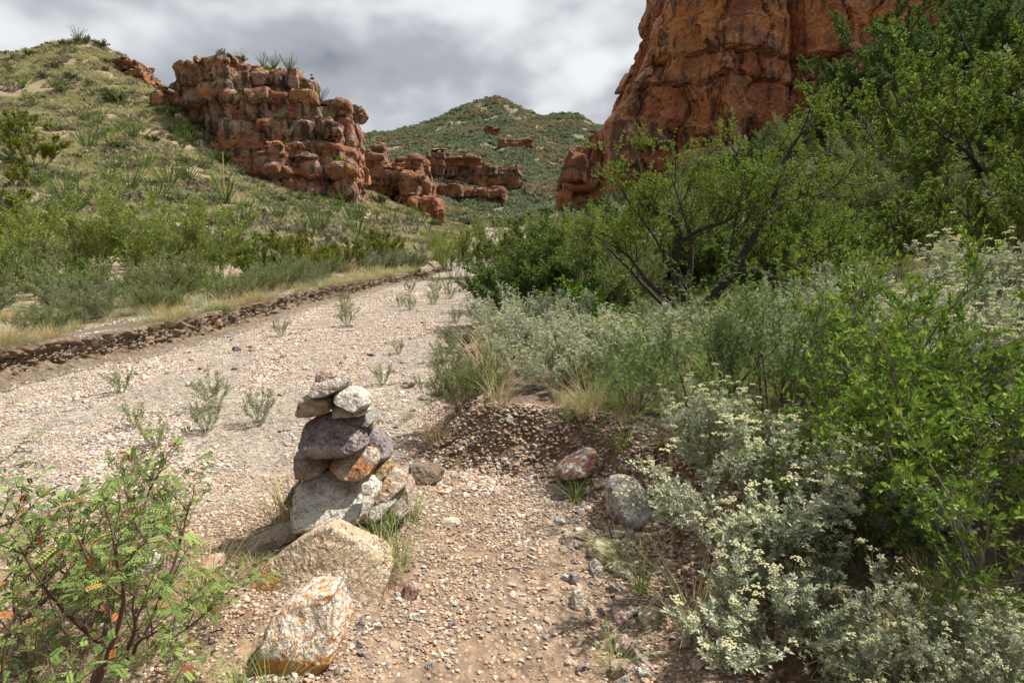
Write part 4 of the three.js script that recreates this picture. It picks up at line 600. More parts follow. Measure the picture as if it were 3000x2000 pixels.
const brown = [0.16, 0.115, 0.085], greyBark = [0.30, 0.26, 0.235], blackBark = [0.055, 0.043, 0.037], redBark = [0.13, 0.07, 0.055];
// build a plant kind; the parts share their geometry between all plants of the kind
function kind(g, leafM, parts) { return { g, leafM, parts }; }
function plant(k, name, label, category, group, [x, z], s = 1, turn = 0, sink = 0, tilt = 0) {
  const r = new THREE.Group(); const [w, l, f] = k.parts;
  if (k.g.wood.index.count) meshOf(w, k.g.wood, M.bark, r); meshOf(l, k.g.leaves, k.leafM, r); if (k.g.extra) meshOf(f, k.g.extra, M.flower, r);
  r.position.set(x, H(x, z) - sink, z); r.rotation.set(tilt, turn, tilt * 0.5); Array.isArray(s) ? r.scale.set(...s) : r.scale.setScalar(s); add(r, name); return tag(r, label, category, group);
}
const K = {};
const shrubParts = ['stems', 'foliage', 'flowers'], treeParts = ['trunk', 'crown', 'seed_pods'];
// flowering grey bush: near (fine) and farther (coarser) kinds
for (let v = 0; v < 2; v++) K['mariola' + v] = kind(grow(100 + v, { bark: greyBark, stems: 17, spread: 0.95, baseR: 0.09, levels: [{ len: 0.52, n: 6, kids: 7, from: 0.3, ang: 0.6, up: 0.05, wander: 0.28, r: 0.006, sides: 5 }, { len: 0.27, n: 4, kids: 5, from: 0.2, ang: 0.6, up: 0.12, wander: 0.35, r: 0.0028, sides: 4 }, { len: 0.125, n: 3, kids: 0, up: 0.1, wander: 0.3, r: 0.0013, sides: 3, leaves: 8 }], leaf: simpleLeaf(C.mariola, 0.024, 0.012, 3, 0.75), tip: corymb(0.023, 15, 0.24) }), M.dull, shrubParts);
for (let v = 0; v < 2; v++) K['mariolaMid' + v] = kind(grow(110 + v, { bark: greyBark, stems: 13, spread: 1.0, baseR: 0.1, levels: [{ len: 0.55, n: 5, kids: 6, from: 0.3, ang: 0.6, up: 0.05, wander: 0.28, r: 0.007, sides: 4 }, { len: 0.28, n: 3, kids: 4, from: 0.2, ang: 0.6, up: 0.12, wander: 0.35, r: 0.003, sides: 3 }, { len: 0.14, n: 2, kids: 0, up: 0.1, wander: 0.3, r: 0.0016, sides: 3, leaves: 6 }], leaf: simpleLeaf(C.mariola, 0.032, 0.017, 3, 0.8), tip: corymb(0.027, 9, 0.24) }), M.dull, shrubParts);
// thorny bright-green shrub
for (let v = 0; v < 2; v++) K['thorn' + v] = kind(grow(120 + v, { bark: [0.24, 0.20, 0.18], stems: 9, spread: 1.15, baseR: 0.06, levels: [{ len: 0.85, n: 9, kids: 9, from: 0.15, ang: 0.75, up: 0.03, wander: 0.45, r: 0.011, sides: 6 }, { len: 0.42, n: 6, kids: 5, from: 0.1, ang: 0.8, up: 0.03, wander: 0.55, r: 0.005, sides: 4, leaves: 6 }, { len: 0.17, n: 3, kids: 0, up: 0.05, wander: 0.4, r: 0.002, sides: 3, leaves: 6 }], leaf: ovalLeaf(C.bright, 0.034, 0.017, 2, 0.7) }), M.leaf, shrubParts);
// open shrub with rows of small leaflets and reddish new tips
for (let v = 0; v < 2; v++) K['acacia' + v] = kind(grow(130 + v, { bark: redBark, stems: 7, spread: 0.75, minSpread: 0.15, baseR: 0.08, levels: [{ len: 0.95, n: 9, kids: 6, from: 0.22, ang: 0.75, up: 0.02, wander: 0.3, r: 0.013, sides: 6 }, { len: 0.5, n: 7, kids: 4, from: 0.15, ang: 0.7, up: 0.02, wander: 0.3, r: 0.005, sides: 5, leaves: 6 }, { len: 0.24, n: 5, kids: 0, up: 0.03, wander: 0.25, r: 0.0022, sides: 4, leaves: 7 }], leaf: pinnate(C.acacia, C.acaciaRed, 0.052, 7, 0.0125, 0.0085, 0.07) }), M.leaf, shrubParts);
K.feather0 = kind(grow(140, { bark: [0.12, 0.10, 0.085], stems: 11, spread: 0.85, baseR: 0.1, levels: [{ len: 0.8, n: 8, kids: 8, from: 0.2, ang: 0.7, up: 0.03, wander: 0.35, r: 0.009, sides: 5 }, { len: 0.4, n: 5, kids: 5, from: 0.15, ang: 0.7, up: 0.04, wander: 0.4, r: 0.004, sides: 4, leaves: 4 }, { len: 0.2, n: 4, kids: 0, up: 0.05, wander: 0.35, r: 0.0016, sides: 3, leaves: 8 }], leaf: pinnate(C.feather, C.feather, 0.035, 5, 0.009, 0.006, 0) }), M.leaf, shrubParts);
// dense green shrub or small tree
for (let v = 0; v < 2; v++) K['dense' + v] = kind(grow(150 + v, { bark: brown, stems: 10, spread: 1.0, baseR: 0.2, levels: [{ len: 1.25, n: 6, kids: 8, from: 0.12, ang: 0.7, up: 0.04, wander: 0.3, r: 0.022, sides: 5 }, { len: 0.7, n: 4, kids: 7, from: 0.15, ang: 0.7, up: 0.05, wander: 0.35, r: 0.009, sides: 4 }, { len: 0.34, n: 3, kids: 0, up: 0.06, wander: 0.35, r: 0.004, sides: 3, leaves: 10 }], leaf: simpleLeaf(v ? C.lime : C.dense, 0.058, 0.034, 3, 0.85, 0.3) }), M.leaf, shrubParts);
// trees of the brushy slope: leaves crowd the ends of the boughs
for (let v = 0; v < 3; v++) K['slope' + v] = kind(grow(160 + v, { bark: [0.085, 0.066, 0.055], stems: 5 + v, spread: 0.85, minSpread: 0.1, baseR: 0.15, levels: [{ len: 2.0, n: 7, kids: 9, from: 0.25, ang: 0.85, up: 0.02, wander: 0.4, r: 0.05, sides: 6 }, { len: 1.0, n: 5, kids: 7, from: 0.25, ang: 0.7, up: 0.07, wander: 0.4, r: 0.018, sides: 4 }, { len: 0.42, n: 3, kids: 0, up: 0.16, wander: 0.4, r: 0.006, sides: 3, leaves: 13, leafFrom: 0.25 }], leaf: simpleLeaf(C.slope, 0.062, 0.032, 4, 0.85, 0.3) }), M.leaf, treeParts);
// tall thin-leaved willow shrub
for (let v = 0; v < 2; v++) K['willow' + v] = kind(grow(170 + v, { bark: [0.17, 0.14, 0.10], stems: 13, spread: 0.62, baseR: 0.35, levels: [{ len: 1.9, n: 7, kids: 8, from: 0.15, ang: 0.5, up: 0.03, wander: 0.2, r: 0.014, sides: 4 }, { len: 0.7, n: 5, kids: 6, from: 0.15, ang: 0.5, up: 0.06, wander: 0.25, r: 0.005, sides: 3 }, { len: 0.34, n: 3, kids: 0, up: 0.03, wander: 0.25, r: 0.003, sides: 3, leaves: 6 }], leaf: simpleLeaf(C.willow, 0.085, 0.02, 3, 0.7, 0.35) }), M.leaf, shrubParts);
// loose round bush with fine wiry twigs
for (let v = 0; v < 2; v++) K['broom' + v] = kind(grow(180 + v, { bark: [0.20, 0.17, 0.11], stems: 22, spread: 1.05, baseR: 0.18, levels: [{ len: 0.75, n: 5, kids: 8, from: 0.2, ang: 0.5, up: 0.06, wander: 0.3, r: 0.008, sides: 4 }, { len: 0.4, n: 4, kids: 6, from: 0.15, ang: 0.45, up: 0.1, wander: 0.3, r: 0.004, sides: 3 }, { len: 0.2, n: 2, kids: 0, up: 0.08, wander: 0.25, r: 0.002, sides: 3, leaves: 7 }], leaf: simpleLeaf(v ? C.sage : C.broom, 0.042, 0.010, 3, 0.5, 0.25) }), M.dull, shrubParts);
for (let v = 0; v < 2; v++) K['creosote' + v] = kind(grow(190 + v, { bark: [0.10, 0.085, 0.07], stems: 11, spread: 0.75, minSpread: 0.12, baseR: 0.15, levels: [{ len: 1.15, n: 6, kids: 6, from: 0.4, ang: 0.5, up: 0.05, wander: 0.28, r: 0.012, sides: 4 }, { len: 0.5, n: 4, kids: 6, from: 0.25, ang: 0.55, up: 0.1, wander: 0.3, r: 0.006, sides: 3 }, { len: 0.24, n: 2, kids: 0, up: 0.1, wander: 0.3, r: 0.003, sides: 3, leaves: 8 }], leaf: simpleLeaf(C.creosote, 0.048, 0.03, 3, 0.75, 0.3) }), M.leaf, shrubParts);
for (let v = 0; v < 3; v++) K['ocotillo' + v] = kind(grow(200 + v, { bark: [0.11, 0.13, 0.06], stems: 13 + 5 * v, spread: 0.62, minSpread: 0.08, baseR: 0.12, levels: [{ len: 3.0, n: 9, kids: 0, up: 0.015, wander: 0.16, r: 0.026, sides: 4, leaves: 46, leafFrom: 0.06, taper: 0.6 }], leaf: simpleLeaf(C.ocotillo, 0.095, 0.045, 4, 0.9, 0.3) }), M.leaf, shrubParts);
for (let v = 0; v < 3; v++) K['hill' + v] = kind(grow(210 + v, { bark: brown, stems: 10, spread: 1.15, baseR: 0.2, levels: [{ len: 0.85, n: 4, kids: 7, from: 0.15, ang: 0.7, up: 0.05, wander: 0.35, r: 0.016, sides: 3 }, { len: 0.5, n: 3, kids: 0, up: 0.1, wander: 0.4, r: 0.007, sides: 3, leaves: 16 }], leaf: simpleLeaf([C.hill, C.lime, C.sage][v], 0.085, 0.05, 3, 0.9, 0.3) }), M.leaf, shrubParts);
// small weeds of the wash
for (let v = 0; v < 2; v++) K['weed' + v] = kind(grow(220 + v, { bark: [0.24, 0.27, 0.14], stems: 8, spread: 0.55, baseR: 0.03, levels: [{ len: 0.26, n: 4, kids: 4, from: 0.25, ang: 0.45, up: 0.06, wander: 0.2, r: 0.0026, sides: 3, leaves: 9 }, { len: 0.12, n: 3, kids: 0, up: 0.1, wander: 0.2, r: 0.0015, sides: 3, leaves: 8 }], leaf: simpleLeaf(v ? C.broom : C.sage, 0.026, 0.006, 3, 0.6) }), M.dull, shrubParts);
// grass tufts
function tuft(seed, n, h, cols, spread, w, lean) { const rnd = rngOf(seed), b = new Buf(); for (let k = 0; k < n; k++) { const a = rnd() * 6.283, r = spread * Math.sqrt(rnd()); b.blade(Math.cos(a) * r, -0.02, Math.sin(a) * r, a + (rnd() - 0.5) * 1.6, h * (0.45 + 0.75 * rnd()), lean * (0.25 + rnd()), w * (0.7 + 0.6 * rnd()), jit(pick(cols, rnd()), rnd, 0.2)); } return b.geo(); }
const T = { straw0: tuft(301, 105, 0.40, C.straw, 0.09, 0.0042, 0.95), straw1: tuft(302, 85, 0.52, C.straw, 0.12, 0.0045, 1.0), green0: tuft(303, 60, 0.30, C.green, 0.06, 0.0045, 1.0), green1: tuft(304, 60, 0.42, C.green, 0.05, 0.006, 0.9), low: tuft(305, 90, 0.14, C.straw, 0.08, 0.004, 1.1) };

// ---------- the dark-trunked tree beside the wash ----------
K.mesquite = kind(grow(400, { bark: blackBark,
  limbs: [[[0, -0.1, 0, 0.085], [-0.14, 0.3, 0.02, 0.075], [-0.32, 0.8, 0.05, 0.066], [-0.28, 1.3, 0.08, 0.056], [-0.4, 1.58, 0.1, 0.047], [-0.72, 1.7, 0.12, 0.038], [-0.86, 2.0, 0.15, 0.028], [-0.98, 2.45, 0.2, 0.015]],
    [[0.06, -0.1, 0.05, 0.10], [0.3, 0.38, 0.1, 0.088], [0.62, 0.84, 0.12, 0.076], [0.86, 1.25, 0.1, 0.056], [1.06, 1.65, 0.05, 0.045], [1.25, 2.1, 0.0, 0.036], [1.42, 2.65, -0.05, 0.025], [1.75, 3.05, -0.05, 0.012]],
    [[0.58, 0.78, 0.12, 0.055], [0.9, 0.78, 0.3, 0.045], [1.2, 0.64, 0.45, 0.034], [1.62, 0.66, 0.55, 0.018]], [[-0.3, 1.2, 0.08, 0.036], [0.05, 1.42, 0.2, 0.03], [0.4, 1.55, 0.3, 0.022], [0.7, 1.95, 0.3, 0.012]],
    [[-0.05, -0.1, 0.1, 0.045], [-0.32, 0.25, 0.2, 0.038], [-0.75, 0.6, 0.3, 0.028], [-1.15, 1.05, 0.35, 0.018], [-1.7, 1.35, 0.4, 0.009]], [[-0.02, -0.1, -0.1, 0.04], [0.05, 0.6, -0.3, 0.034], [0.12, 1.2, -0.5, 0.026], [0.0, 1.9, -0.6, 0.016], [0.2, 2.5, -0.6, 0.009]],
    [[-0.1, -0.1, -0.05, 0.035], [-0.55, 0.4, -0.4, 0.028], [-1.0, 0.9, -0.7, 0.02], [-1.6, 1.5, -0.8, 0.01]], [[0.1, -0.1, 0.1, 0.035], [0.55, 0.3, 0.5, 0.028], [1.1, 0.75, 0.7, 0.02], [1.8, 1.2, 0.7, 0.01]], [[-0.08, -0.1, 0.12, 0.022], [-0.3, 0.5, 0.25, 0.018], [-0.65, 1.2, 0.3, 0.013], [-1.2, 1.9, 0.35, 0.007]], [[0.0, -0.1, 0.15, 0.022], [-0.12, 0.6, 0.3, 0.018], [-0.2, 1.3, 0.35, 0.013], [-0.5, 2.2, 0.3, 0.007]], [[0.12, -0.1, 0.12, 0.022], [0.35, 0.7, 0.35, 0.017], [0.45, 1.4, 0.4, 0.012], [0.6, 2.3, 0.35, 0.006]], [[0.1, -0.1, -0.1, 0.02], [0.8, 0.5, -0.3, 0.015], [1.5, 1.0, -0.35, 0.01], [2.2, 1.5, -0.3, 0.006]], [[1.05, 1.6, 0.05, 0.026], [1.5, 1.85, -0.2, 0.02], [2.0, 1.95, -0.3, 0.012], [2.5, 2.2, -0.4, 0.007]]],
  levels: [{ kids: 6, from: 0.45, ang: 0.85, kidUp: 0.2 }, { len: 0.8, n: 6, kids: 6, from: 0.15, ang: 0.8, up: 0.02, wander: 0.5, r: 0.013, sides: 5, kidUp: 0.05 }, { len: 0.42, n: 5, kids: 4, from: 0.15, ang: 0.8, up: 0.02, wander: 0.5, r: 0.0055, sides: 4, leaves: 4 }, { len: 0.2, n: 3, kids: 0, up: 0.03, wander: 0.4, r: 0.0028, sides: 3, leaves: 6 }], leaf: simpleLeaf(C.mesquite, 0.030, 0.016, 4, 0.9, 0.3) }), M.leaf, treeParts);
plant(K.mesquite, 'mesquite_tree', 'gnarled small tree with black forked trunks beside the wash', 'tree', undefined, [2.85, -9.0]);
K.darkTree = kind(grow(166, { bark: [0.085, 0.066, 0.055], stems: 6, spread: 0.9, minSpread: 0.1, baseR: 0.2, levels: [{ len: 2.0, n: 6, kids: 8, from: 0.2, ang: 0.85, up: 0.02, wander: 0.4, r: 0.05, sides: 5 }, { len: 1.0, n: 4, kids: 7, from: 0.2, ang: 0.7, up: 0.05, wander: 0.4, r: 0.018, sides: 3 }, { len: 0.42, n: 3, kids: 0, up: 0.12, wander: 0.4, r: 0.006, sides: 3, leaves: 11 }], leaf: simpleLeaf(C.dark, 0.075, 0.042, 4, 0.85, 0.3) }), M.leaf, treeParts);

// ---------- shrubs and trees, each placed by hand: [kind, name, label, x, z, size, turn] ----------
const FB = 'flowering_bush', placed = [
  ['mariola0', FB, 'grey-green bush full of cream flowers right beside the trail', 1.2, -2.5, [1.0, 0.8, 1.0], 0.4], ['mariola1', FB, 'nearest grey-green flowering bush, stems bare at the trail edge', 1.0, -1.98, [0.82, 0.66, 0.82], 2.1], ['mariola0', FB, 'grey-green flowering bush pressed against the thorny green shrub', 1.72, -2.5, 0.7, 3.3], ['mariola1', FB, 'cream-flowered bush in the bottom right corner', 1.55, -1.72, 0.48, 5.0], ['mariola0', FB, 'low cream-flowered bush at the bottom edge of the view', 1.25, -1.68, 0.38, 1.2], ['mariola1', FB, 'small flowering bush behind the pale grey boulder', 1.2, -3.1, 0.66, 4.2],
  ['thorn0', 'thorny_shrub', 'bright green thorny shrub reaching over the flowering bushes', 2.05, -2.65, 1.0, 0.3], ['thorn1', 'thorny_shrub', 'bright green thorny shrub at the right edge of the view', 2.55, -2.75, 1.0, 2.6], ['thorn0', 'thorny_shrub', 'tall upright shoots of bright green shrub behind the others', 2.25, -3.35, [0.8, 1.15, 0.8], 4.4], ['thorn1', 'thorny_shrub', 'small bright green thorny shrub between grey bushes', 1.75, -2.9, 0.62, 1.5], ['thorn0', 'thorny_shrub', 'bright green thorny shrub low in the right corner', 1.95, -2.05, 0.9, 5.2],
  ['feather0', 'feathery_shrub', 'green feathery shrub above the lichen rock', 1.3, -3.75, 1.0, 0.5], ['feather0', 'feathery_shrub', 'green feathery shrub behind the first feathery one', 1.85, -3.95, 1.05, 3.0], ['feather0', 'feathery_shrub', 'small feathery shrub at the top of the gravel bank', 0.95, -4.2, 0.6, 5.0],
  ['mariola0', FB, 'pale flowering bush on top of the gravel bank', 0.42, -4.95, 0.68, 0.9], ['mariola1', FB, 'pale flowering bush second along the gravel bank', 0.98, -5.05, 0.72, 2.2], ['mariola0', FB, 'broad flowering bush below the dark-trunked tree', 1.45, -5.6, 0.78, 4.1], ['mariola1', FB, 'flowering bush tucked behind the gravel bank bushes', 0.85, -5.75, 0.72, 5.6], ['mariola0', FB, 'flowering bush below the tree and left of the feathery shrub', 2.0, -5.2, 0.74, 1.9], ['mariolaMid0', FB, 'grey bush between feathery shrub and tree', 2.4, -4.9, 0.8, 0.2],
  ['mariolaMid1', FB, 'silvery bush at the wash edge below the dense green thicket', -0.28, -8.5, 1.0, 0.4], ['mariolaMid0', FB, 'silvery flowering bush left of the yellow-flowered weeds', 0.25, -8.7, 1.1, 2.4], ['mariolaMid1', FB, 'silvery bush shaded by the dense thicket', 0.8, -9.3, 1.0, 4.3],
  ['mariolaMid0', FB, 'grey bush right of the tree trunk', 3.3, -7.2, 0.85, 1.1], ['mariolaMid1', FB, 'grey bush uphill of the tree trunk', 4.0, -7.0, 0.95, 3.5], ['mariolaMid0', FB, 'grey flowering bush in the middle of the brushy slope', 3.1, -6.1, 0.8, 5.1], ['mariolaMid1', FB, 'grey bush under the right-hand green trees', 4.6, -7.6, 0.95, 0.8], ['mariola1', FB, 'tall silvery bush at the right edge below the trees', 4.25, -5.3, 1.15, 2.0], ['mariola0', FB, 'silvery bush leaning in from the right edge', 4.85, -5.5, 1.2, 4.6], ['mariolaMid1', FB, 'grey bush behind the bright green shoots', 3.55, -5.0, 0.9, 2.9], ['mariolaMid0', FB, 'grey bush in front of the silvery one at the right edge', 3.6, -4.3, 1.0, 0.5], ['mariola1', FB, 'grey bush hemmed in by feathery and thorny shrubs', 2.75, -4.2, 0.95, 3.7], ['mariola0', FB, 'grey bush just above the bright thorny shrub', 2.95, -3.6, 0.95, 5.9], ['mariolaMid0', FB, 'grey bush at mid slope under the tree crown', 2.3, -6.6, 0.72, 1.4],
  ['hill1', 'green_bush', 'low green bush beside the silvery flowering bushes', 1.35, -8.0, 0.55, 0.6], ['dense1', 'leafy_shrub', 'vivid green leafy shrub at the foot of the dark thicket', 1.1, -9.9, 0.5, 1.0],
  ['dense0', 'dense_shrub', 'dense dark green shrub overhanging the wash edge', -0.05, -11.3, 0.82, 0.3], ['dense0', 'dense_shrub', 'dense green shrub left of the dark-trunked tree', 1.05, -11.2, 1.0, 2.2], ['dense0', 'dense_shrub', 'tall dense shrub behind the dark-trunked tree', 2.4, -12.5, 1.25, 4.0], ['dense0', 'dense_shrub', 'dense shrub between thicket and wash bend', 0.5, -14.2, 1.15, 5.3], ['dense0', 'dense_shrub', 'green shrub right behind the tree fork', 4.2, -11.8, 1.1, 1.2], ['slope0', 'slope_tree', 'leafy small tree behind the wash-edge thicket', 1.8, -15.5, 0.85, 0.7], ['slope1', 'slope_tree', 'leafy small tree farther up the wash bank', 0.9, -19, 0.8, 3.0], ['dense0', 'dense_shrub', 'round dark shrub at the bend of the wash', 0.3, -23, 0.9, 2.0], ['slope2', 'slope_tree', 'small tree standing under the cliff end', 4.5, -20, 0.9, 1.0], ['dense0', 'dense_shrub', 'dark shrub under the cliff end', 3, -27, 1.2, 3.0],
  ['slope0', 'slope_tree', 'bright green tree on the right slope with spreading boughs', 7.3, -9.6, [0.95, 0.62, 0.95], 0.2], ['slope1', 'slope_tree', 'bright green tree at the right edge above the silvery bushes', 6.6, -7.6, [0.7, 0.6, 0.7], 2.5], ['slope2', 'slope_tree', 'small green tree right of the dark-trunked tree', 5.4, -9.8, 0.55, 4.4], ['slope1', 'slope_tree', 'green tree just uphill of the dark-trunked tree', 6.1, -12, 0.75, 1.7], ['slope0', 'slope_tree', 'big green tree filling the upper right corner', 11.8, -14.6, [1.6, 1.85, 1.6], 5.4], ['slope2', 'slope_tree', 'tall green tree at the top right edge', 14.2, -15.2, [1.5, 1.9, 1.5], 0.9], ['broom0', 'pale_grass_bush', 'pale grassy bush below the tall corner trees', 9.3, -13.2, [1.7, 1.3, 1.7], 3.9], ['slope0', 'slope_tree', 'green tree behind the big corner tree', 13.0, -19.5, 1.5, 2.2], ['slope1', 'slope_tree', 'small tree at the right border of the slope', 8.7, -8.9, [0.75, 0.8, 0.75], 0.4],
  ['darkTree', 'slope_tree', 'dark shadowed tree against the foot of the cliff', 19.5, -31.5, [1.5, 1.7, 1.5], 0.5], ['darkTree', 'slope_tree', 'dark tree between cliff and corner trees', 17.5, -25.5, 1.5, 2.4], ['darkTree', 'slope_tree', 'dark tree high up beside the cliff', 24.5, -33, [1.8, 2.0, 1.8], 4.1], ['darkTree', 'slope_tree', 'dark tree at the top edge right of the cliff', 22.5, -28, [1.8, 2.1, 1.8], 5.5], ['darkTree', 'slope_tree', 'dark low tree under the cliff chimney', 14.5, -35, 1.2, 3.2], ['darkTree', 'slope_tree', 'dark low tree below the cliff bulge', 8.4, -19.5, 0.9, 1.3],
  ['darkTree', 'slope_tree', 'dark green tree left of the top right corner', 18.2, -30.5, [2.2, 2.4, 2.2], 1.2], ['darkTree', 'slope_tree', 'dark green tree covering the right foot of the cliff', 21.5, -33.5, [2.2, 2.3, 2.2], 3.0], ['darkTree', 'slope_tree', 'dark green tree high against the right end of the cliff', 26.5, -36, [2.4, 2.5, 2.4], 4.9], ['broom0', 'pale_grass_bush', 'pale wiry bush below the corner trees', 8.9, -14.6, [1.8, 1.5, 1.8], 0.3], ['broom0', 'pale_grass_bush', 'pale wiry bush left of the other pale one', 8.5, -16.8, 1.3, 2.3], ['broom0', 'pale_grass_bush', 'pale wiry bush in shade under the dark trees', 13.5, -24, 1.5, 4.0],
  ['willow0', 'willow_shrub', 'pale yellow-green willow shrub at the end of the wash', -2.9, -27.6, 1.0, 0.3], ['willow1', 'willow_shrub', 'second willow shrub in the middle of the wash end', -1.6, -28.2, 1.05, 1.7], ['willow0', 'willow_shrub', 'willow shrub against the right-hand thicket', -0.5, -27.4, 1.0, 3.2], ['willow1', 'willow_shrub', 'willow shrub just behind the wash-end ones', 0.9, -29.5, 1.1, 4.5], ['willow0', 'willow_shrub', 'willow shrub farthest up the wash', -3.6, -33, 1.0, 5.5],
  ['willow1', 'willow_shrub', 'tall feathery light green shrub on the left terrace', -10.1, -16, 1.12, 0.7], ['willow0', 'willow_shrub', 'feathery light green shrub beside the tall one', -9.0, -16.6, 0.98, 2.1], ['willow1', 'willow_shrub', 'feathery shrub left of the tall terrace one', -11.4, -15.4, 1.0, 3.9], ['willow0', 'willow_shrub', 'feathery shrub near the left edge of the terrace', -12.3, -13, 0.7, 5.0],
  ['broom0', 'wiry_bush', 'round yellowish wiry bush behind the cut bank', -7.45, -12.1, 1.15, 0.2], ['broom0', 'wiry_bush', 'wiry bush left of the round yellowish one', -8.9, -11.6, 1.0, 2.2], ['broom1', 'wiry_bush', 'grey-green wiry bush near the left edge behind the bank', -8.5, -8.7, 0.8, 4.0], ['broom0', 'wiry_bush', 'wiry bush at the left edge of the terrace', -9.6, -9.9, 0.95, 5.0], ['broom0', 'wiry_bush', 'small wiry bush right at the bank lip', -6.35, -12.8, 0.7, 1.3], ['broom1', 'wiry_bush', 'grey round bush at the far end of the cut bank', -5.9, -25.5, 1.2, 0.6], ['broom1', 'wiry_bush', 'grey round bush beyond the end of the cut bank', -5.0, -28, 1.15, 2.8], ['broom1', 'wiry_bush', 'grey-green bush halfway along the bank top', -6.8, -19, 1.0, 4.4], ['broom0', 'wiry_bush', 'yellowish bush near the middle of the bank top', -6.5, -16.2, 0.95, 5.7], ['broom1', 'wiry_bush', 'grey bush between creosotes near the bank', -7.3, -22.3, 1.05, 0.2],
  ['dense0', 'dense_shrub', 'green shrub right of the tall feathery terrace shrub', -8.6, -19.6, 0.68, 0.9], ['dense0', 'dense_shrub', 'green shrub among the terrace creosotes', -7.9, -24.5, 0.6, 2.7], ['slope0', 'green_bush', 'green bush low on the left terrace edge', -10.6, -11.2, 0.42, 1.0], ['slope1', 'green_bush', 'green bush by the left edge behind wiry bushes', -12.6, -12.4, 0.5, 3.1], ['slope2', 'green_bush', 'green bush behind the tall feathery shrub', -12.2, -19, 0.55, 5.3],
  ['creosote0', 'creosote_bush', 'yellow-green creosote right of the green terrace shrub', -7.9, -21.3, 0.95, 0.4], ['creosote1', 'creosote_bush', 'leafy creosote with bare stems above the bank', -6.9, -20.6, 0.9, 1.9], ['creosote0', 'creosote_bush', 'creosote nearest the end of the cut bank', -6.7, -24.3, 1.0, 3.0], ['creosote1', 'creosote_bush', 'creosote at the back of the terrace', -9.7, -25, 1.1, 4.4], ['creosote0', 'creosote_bush', 'creosote beyond the grey round bush', -6.6, -29, 1.2, 5.4], ['creosote1', 'creosote_bush', 'large yellowish creosote at the left edge', -15.3, -17.6, 1.15, 0.3], ['creosote0', 'creosote_bush', 'yellowish creosote at the left edge above the first', -18.2, -20.6, 1.2, 2.2], ['creosote1', 'creosote_bush', 'creosote below the bare pink slope', -21, -25.5, 1.2, 4.1], ['creosote0', 'creosote_bush', 'small creosote on the bare pink slope', -17.5, -24.5, 0.9, 5.5], ['creosote1', 'creosote_bush', 'large creosote thicket on the left hillside', -40.8, -50.6, 2.3, 0.8], ['creosote0', 'creosote_bush', 'spreading bush above the creosote thicket', -54, -65, 2.6, 2.9], ['creosote0', 'creosote_bush', 'yellowish creosote left of the ocotillos', -36.4, -43.8, 1.3, 1.1], ['creosote1', 'creosote_bush', 'yellowish creosote low on the left hillside', -29.6, -34.2, 1.2, 0.6],
];
const catOf = { flowering_bush: 'bush', thorny_shrub: 'shrub', feathery_shrub: 'shrub', green_bush: 'bush', leafy_shrub: 'shrub', dense_shrub: 'shrub', slope_tree: 'tree', pale_grass_bush: 'bush', willow_shrub: 'shrub', wiry_bush: 'bush', creosote_bush: 'creosote' };
const groupOf = { flowering_bush: 'grey flowering bushes on the slope', thorny_shrub: 'bright green thorny shrubs', dense_shrub: 'dense green shrubs', slope_tree: 'trees of the brushy slope', willow_shrub: 'willow shrubs', wiry_bush: 'wiry bushes on the terrace', creosote_bush: 'creosote bushes' };
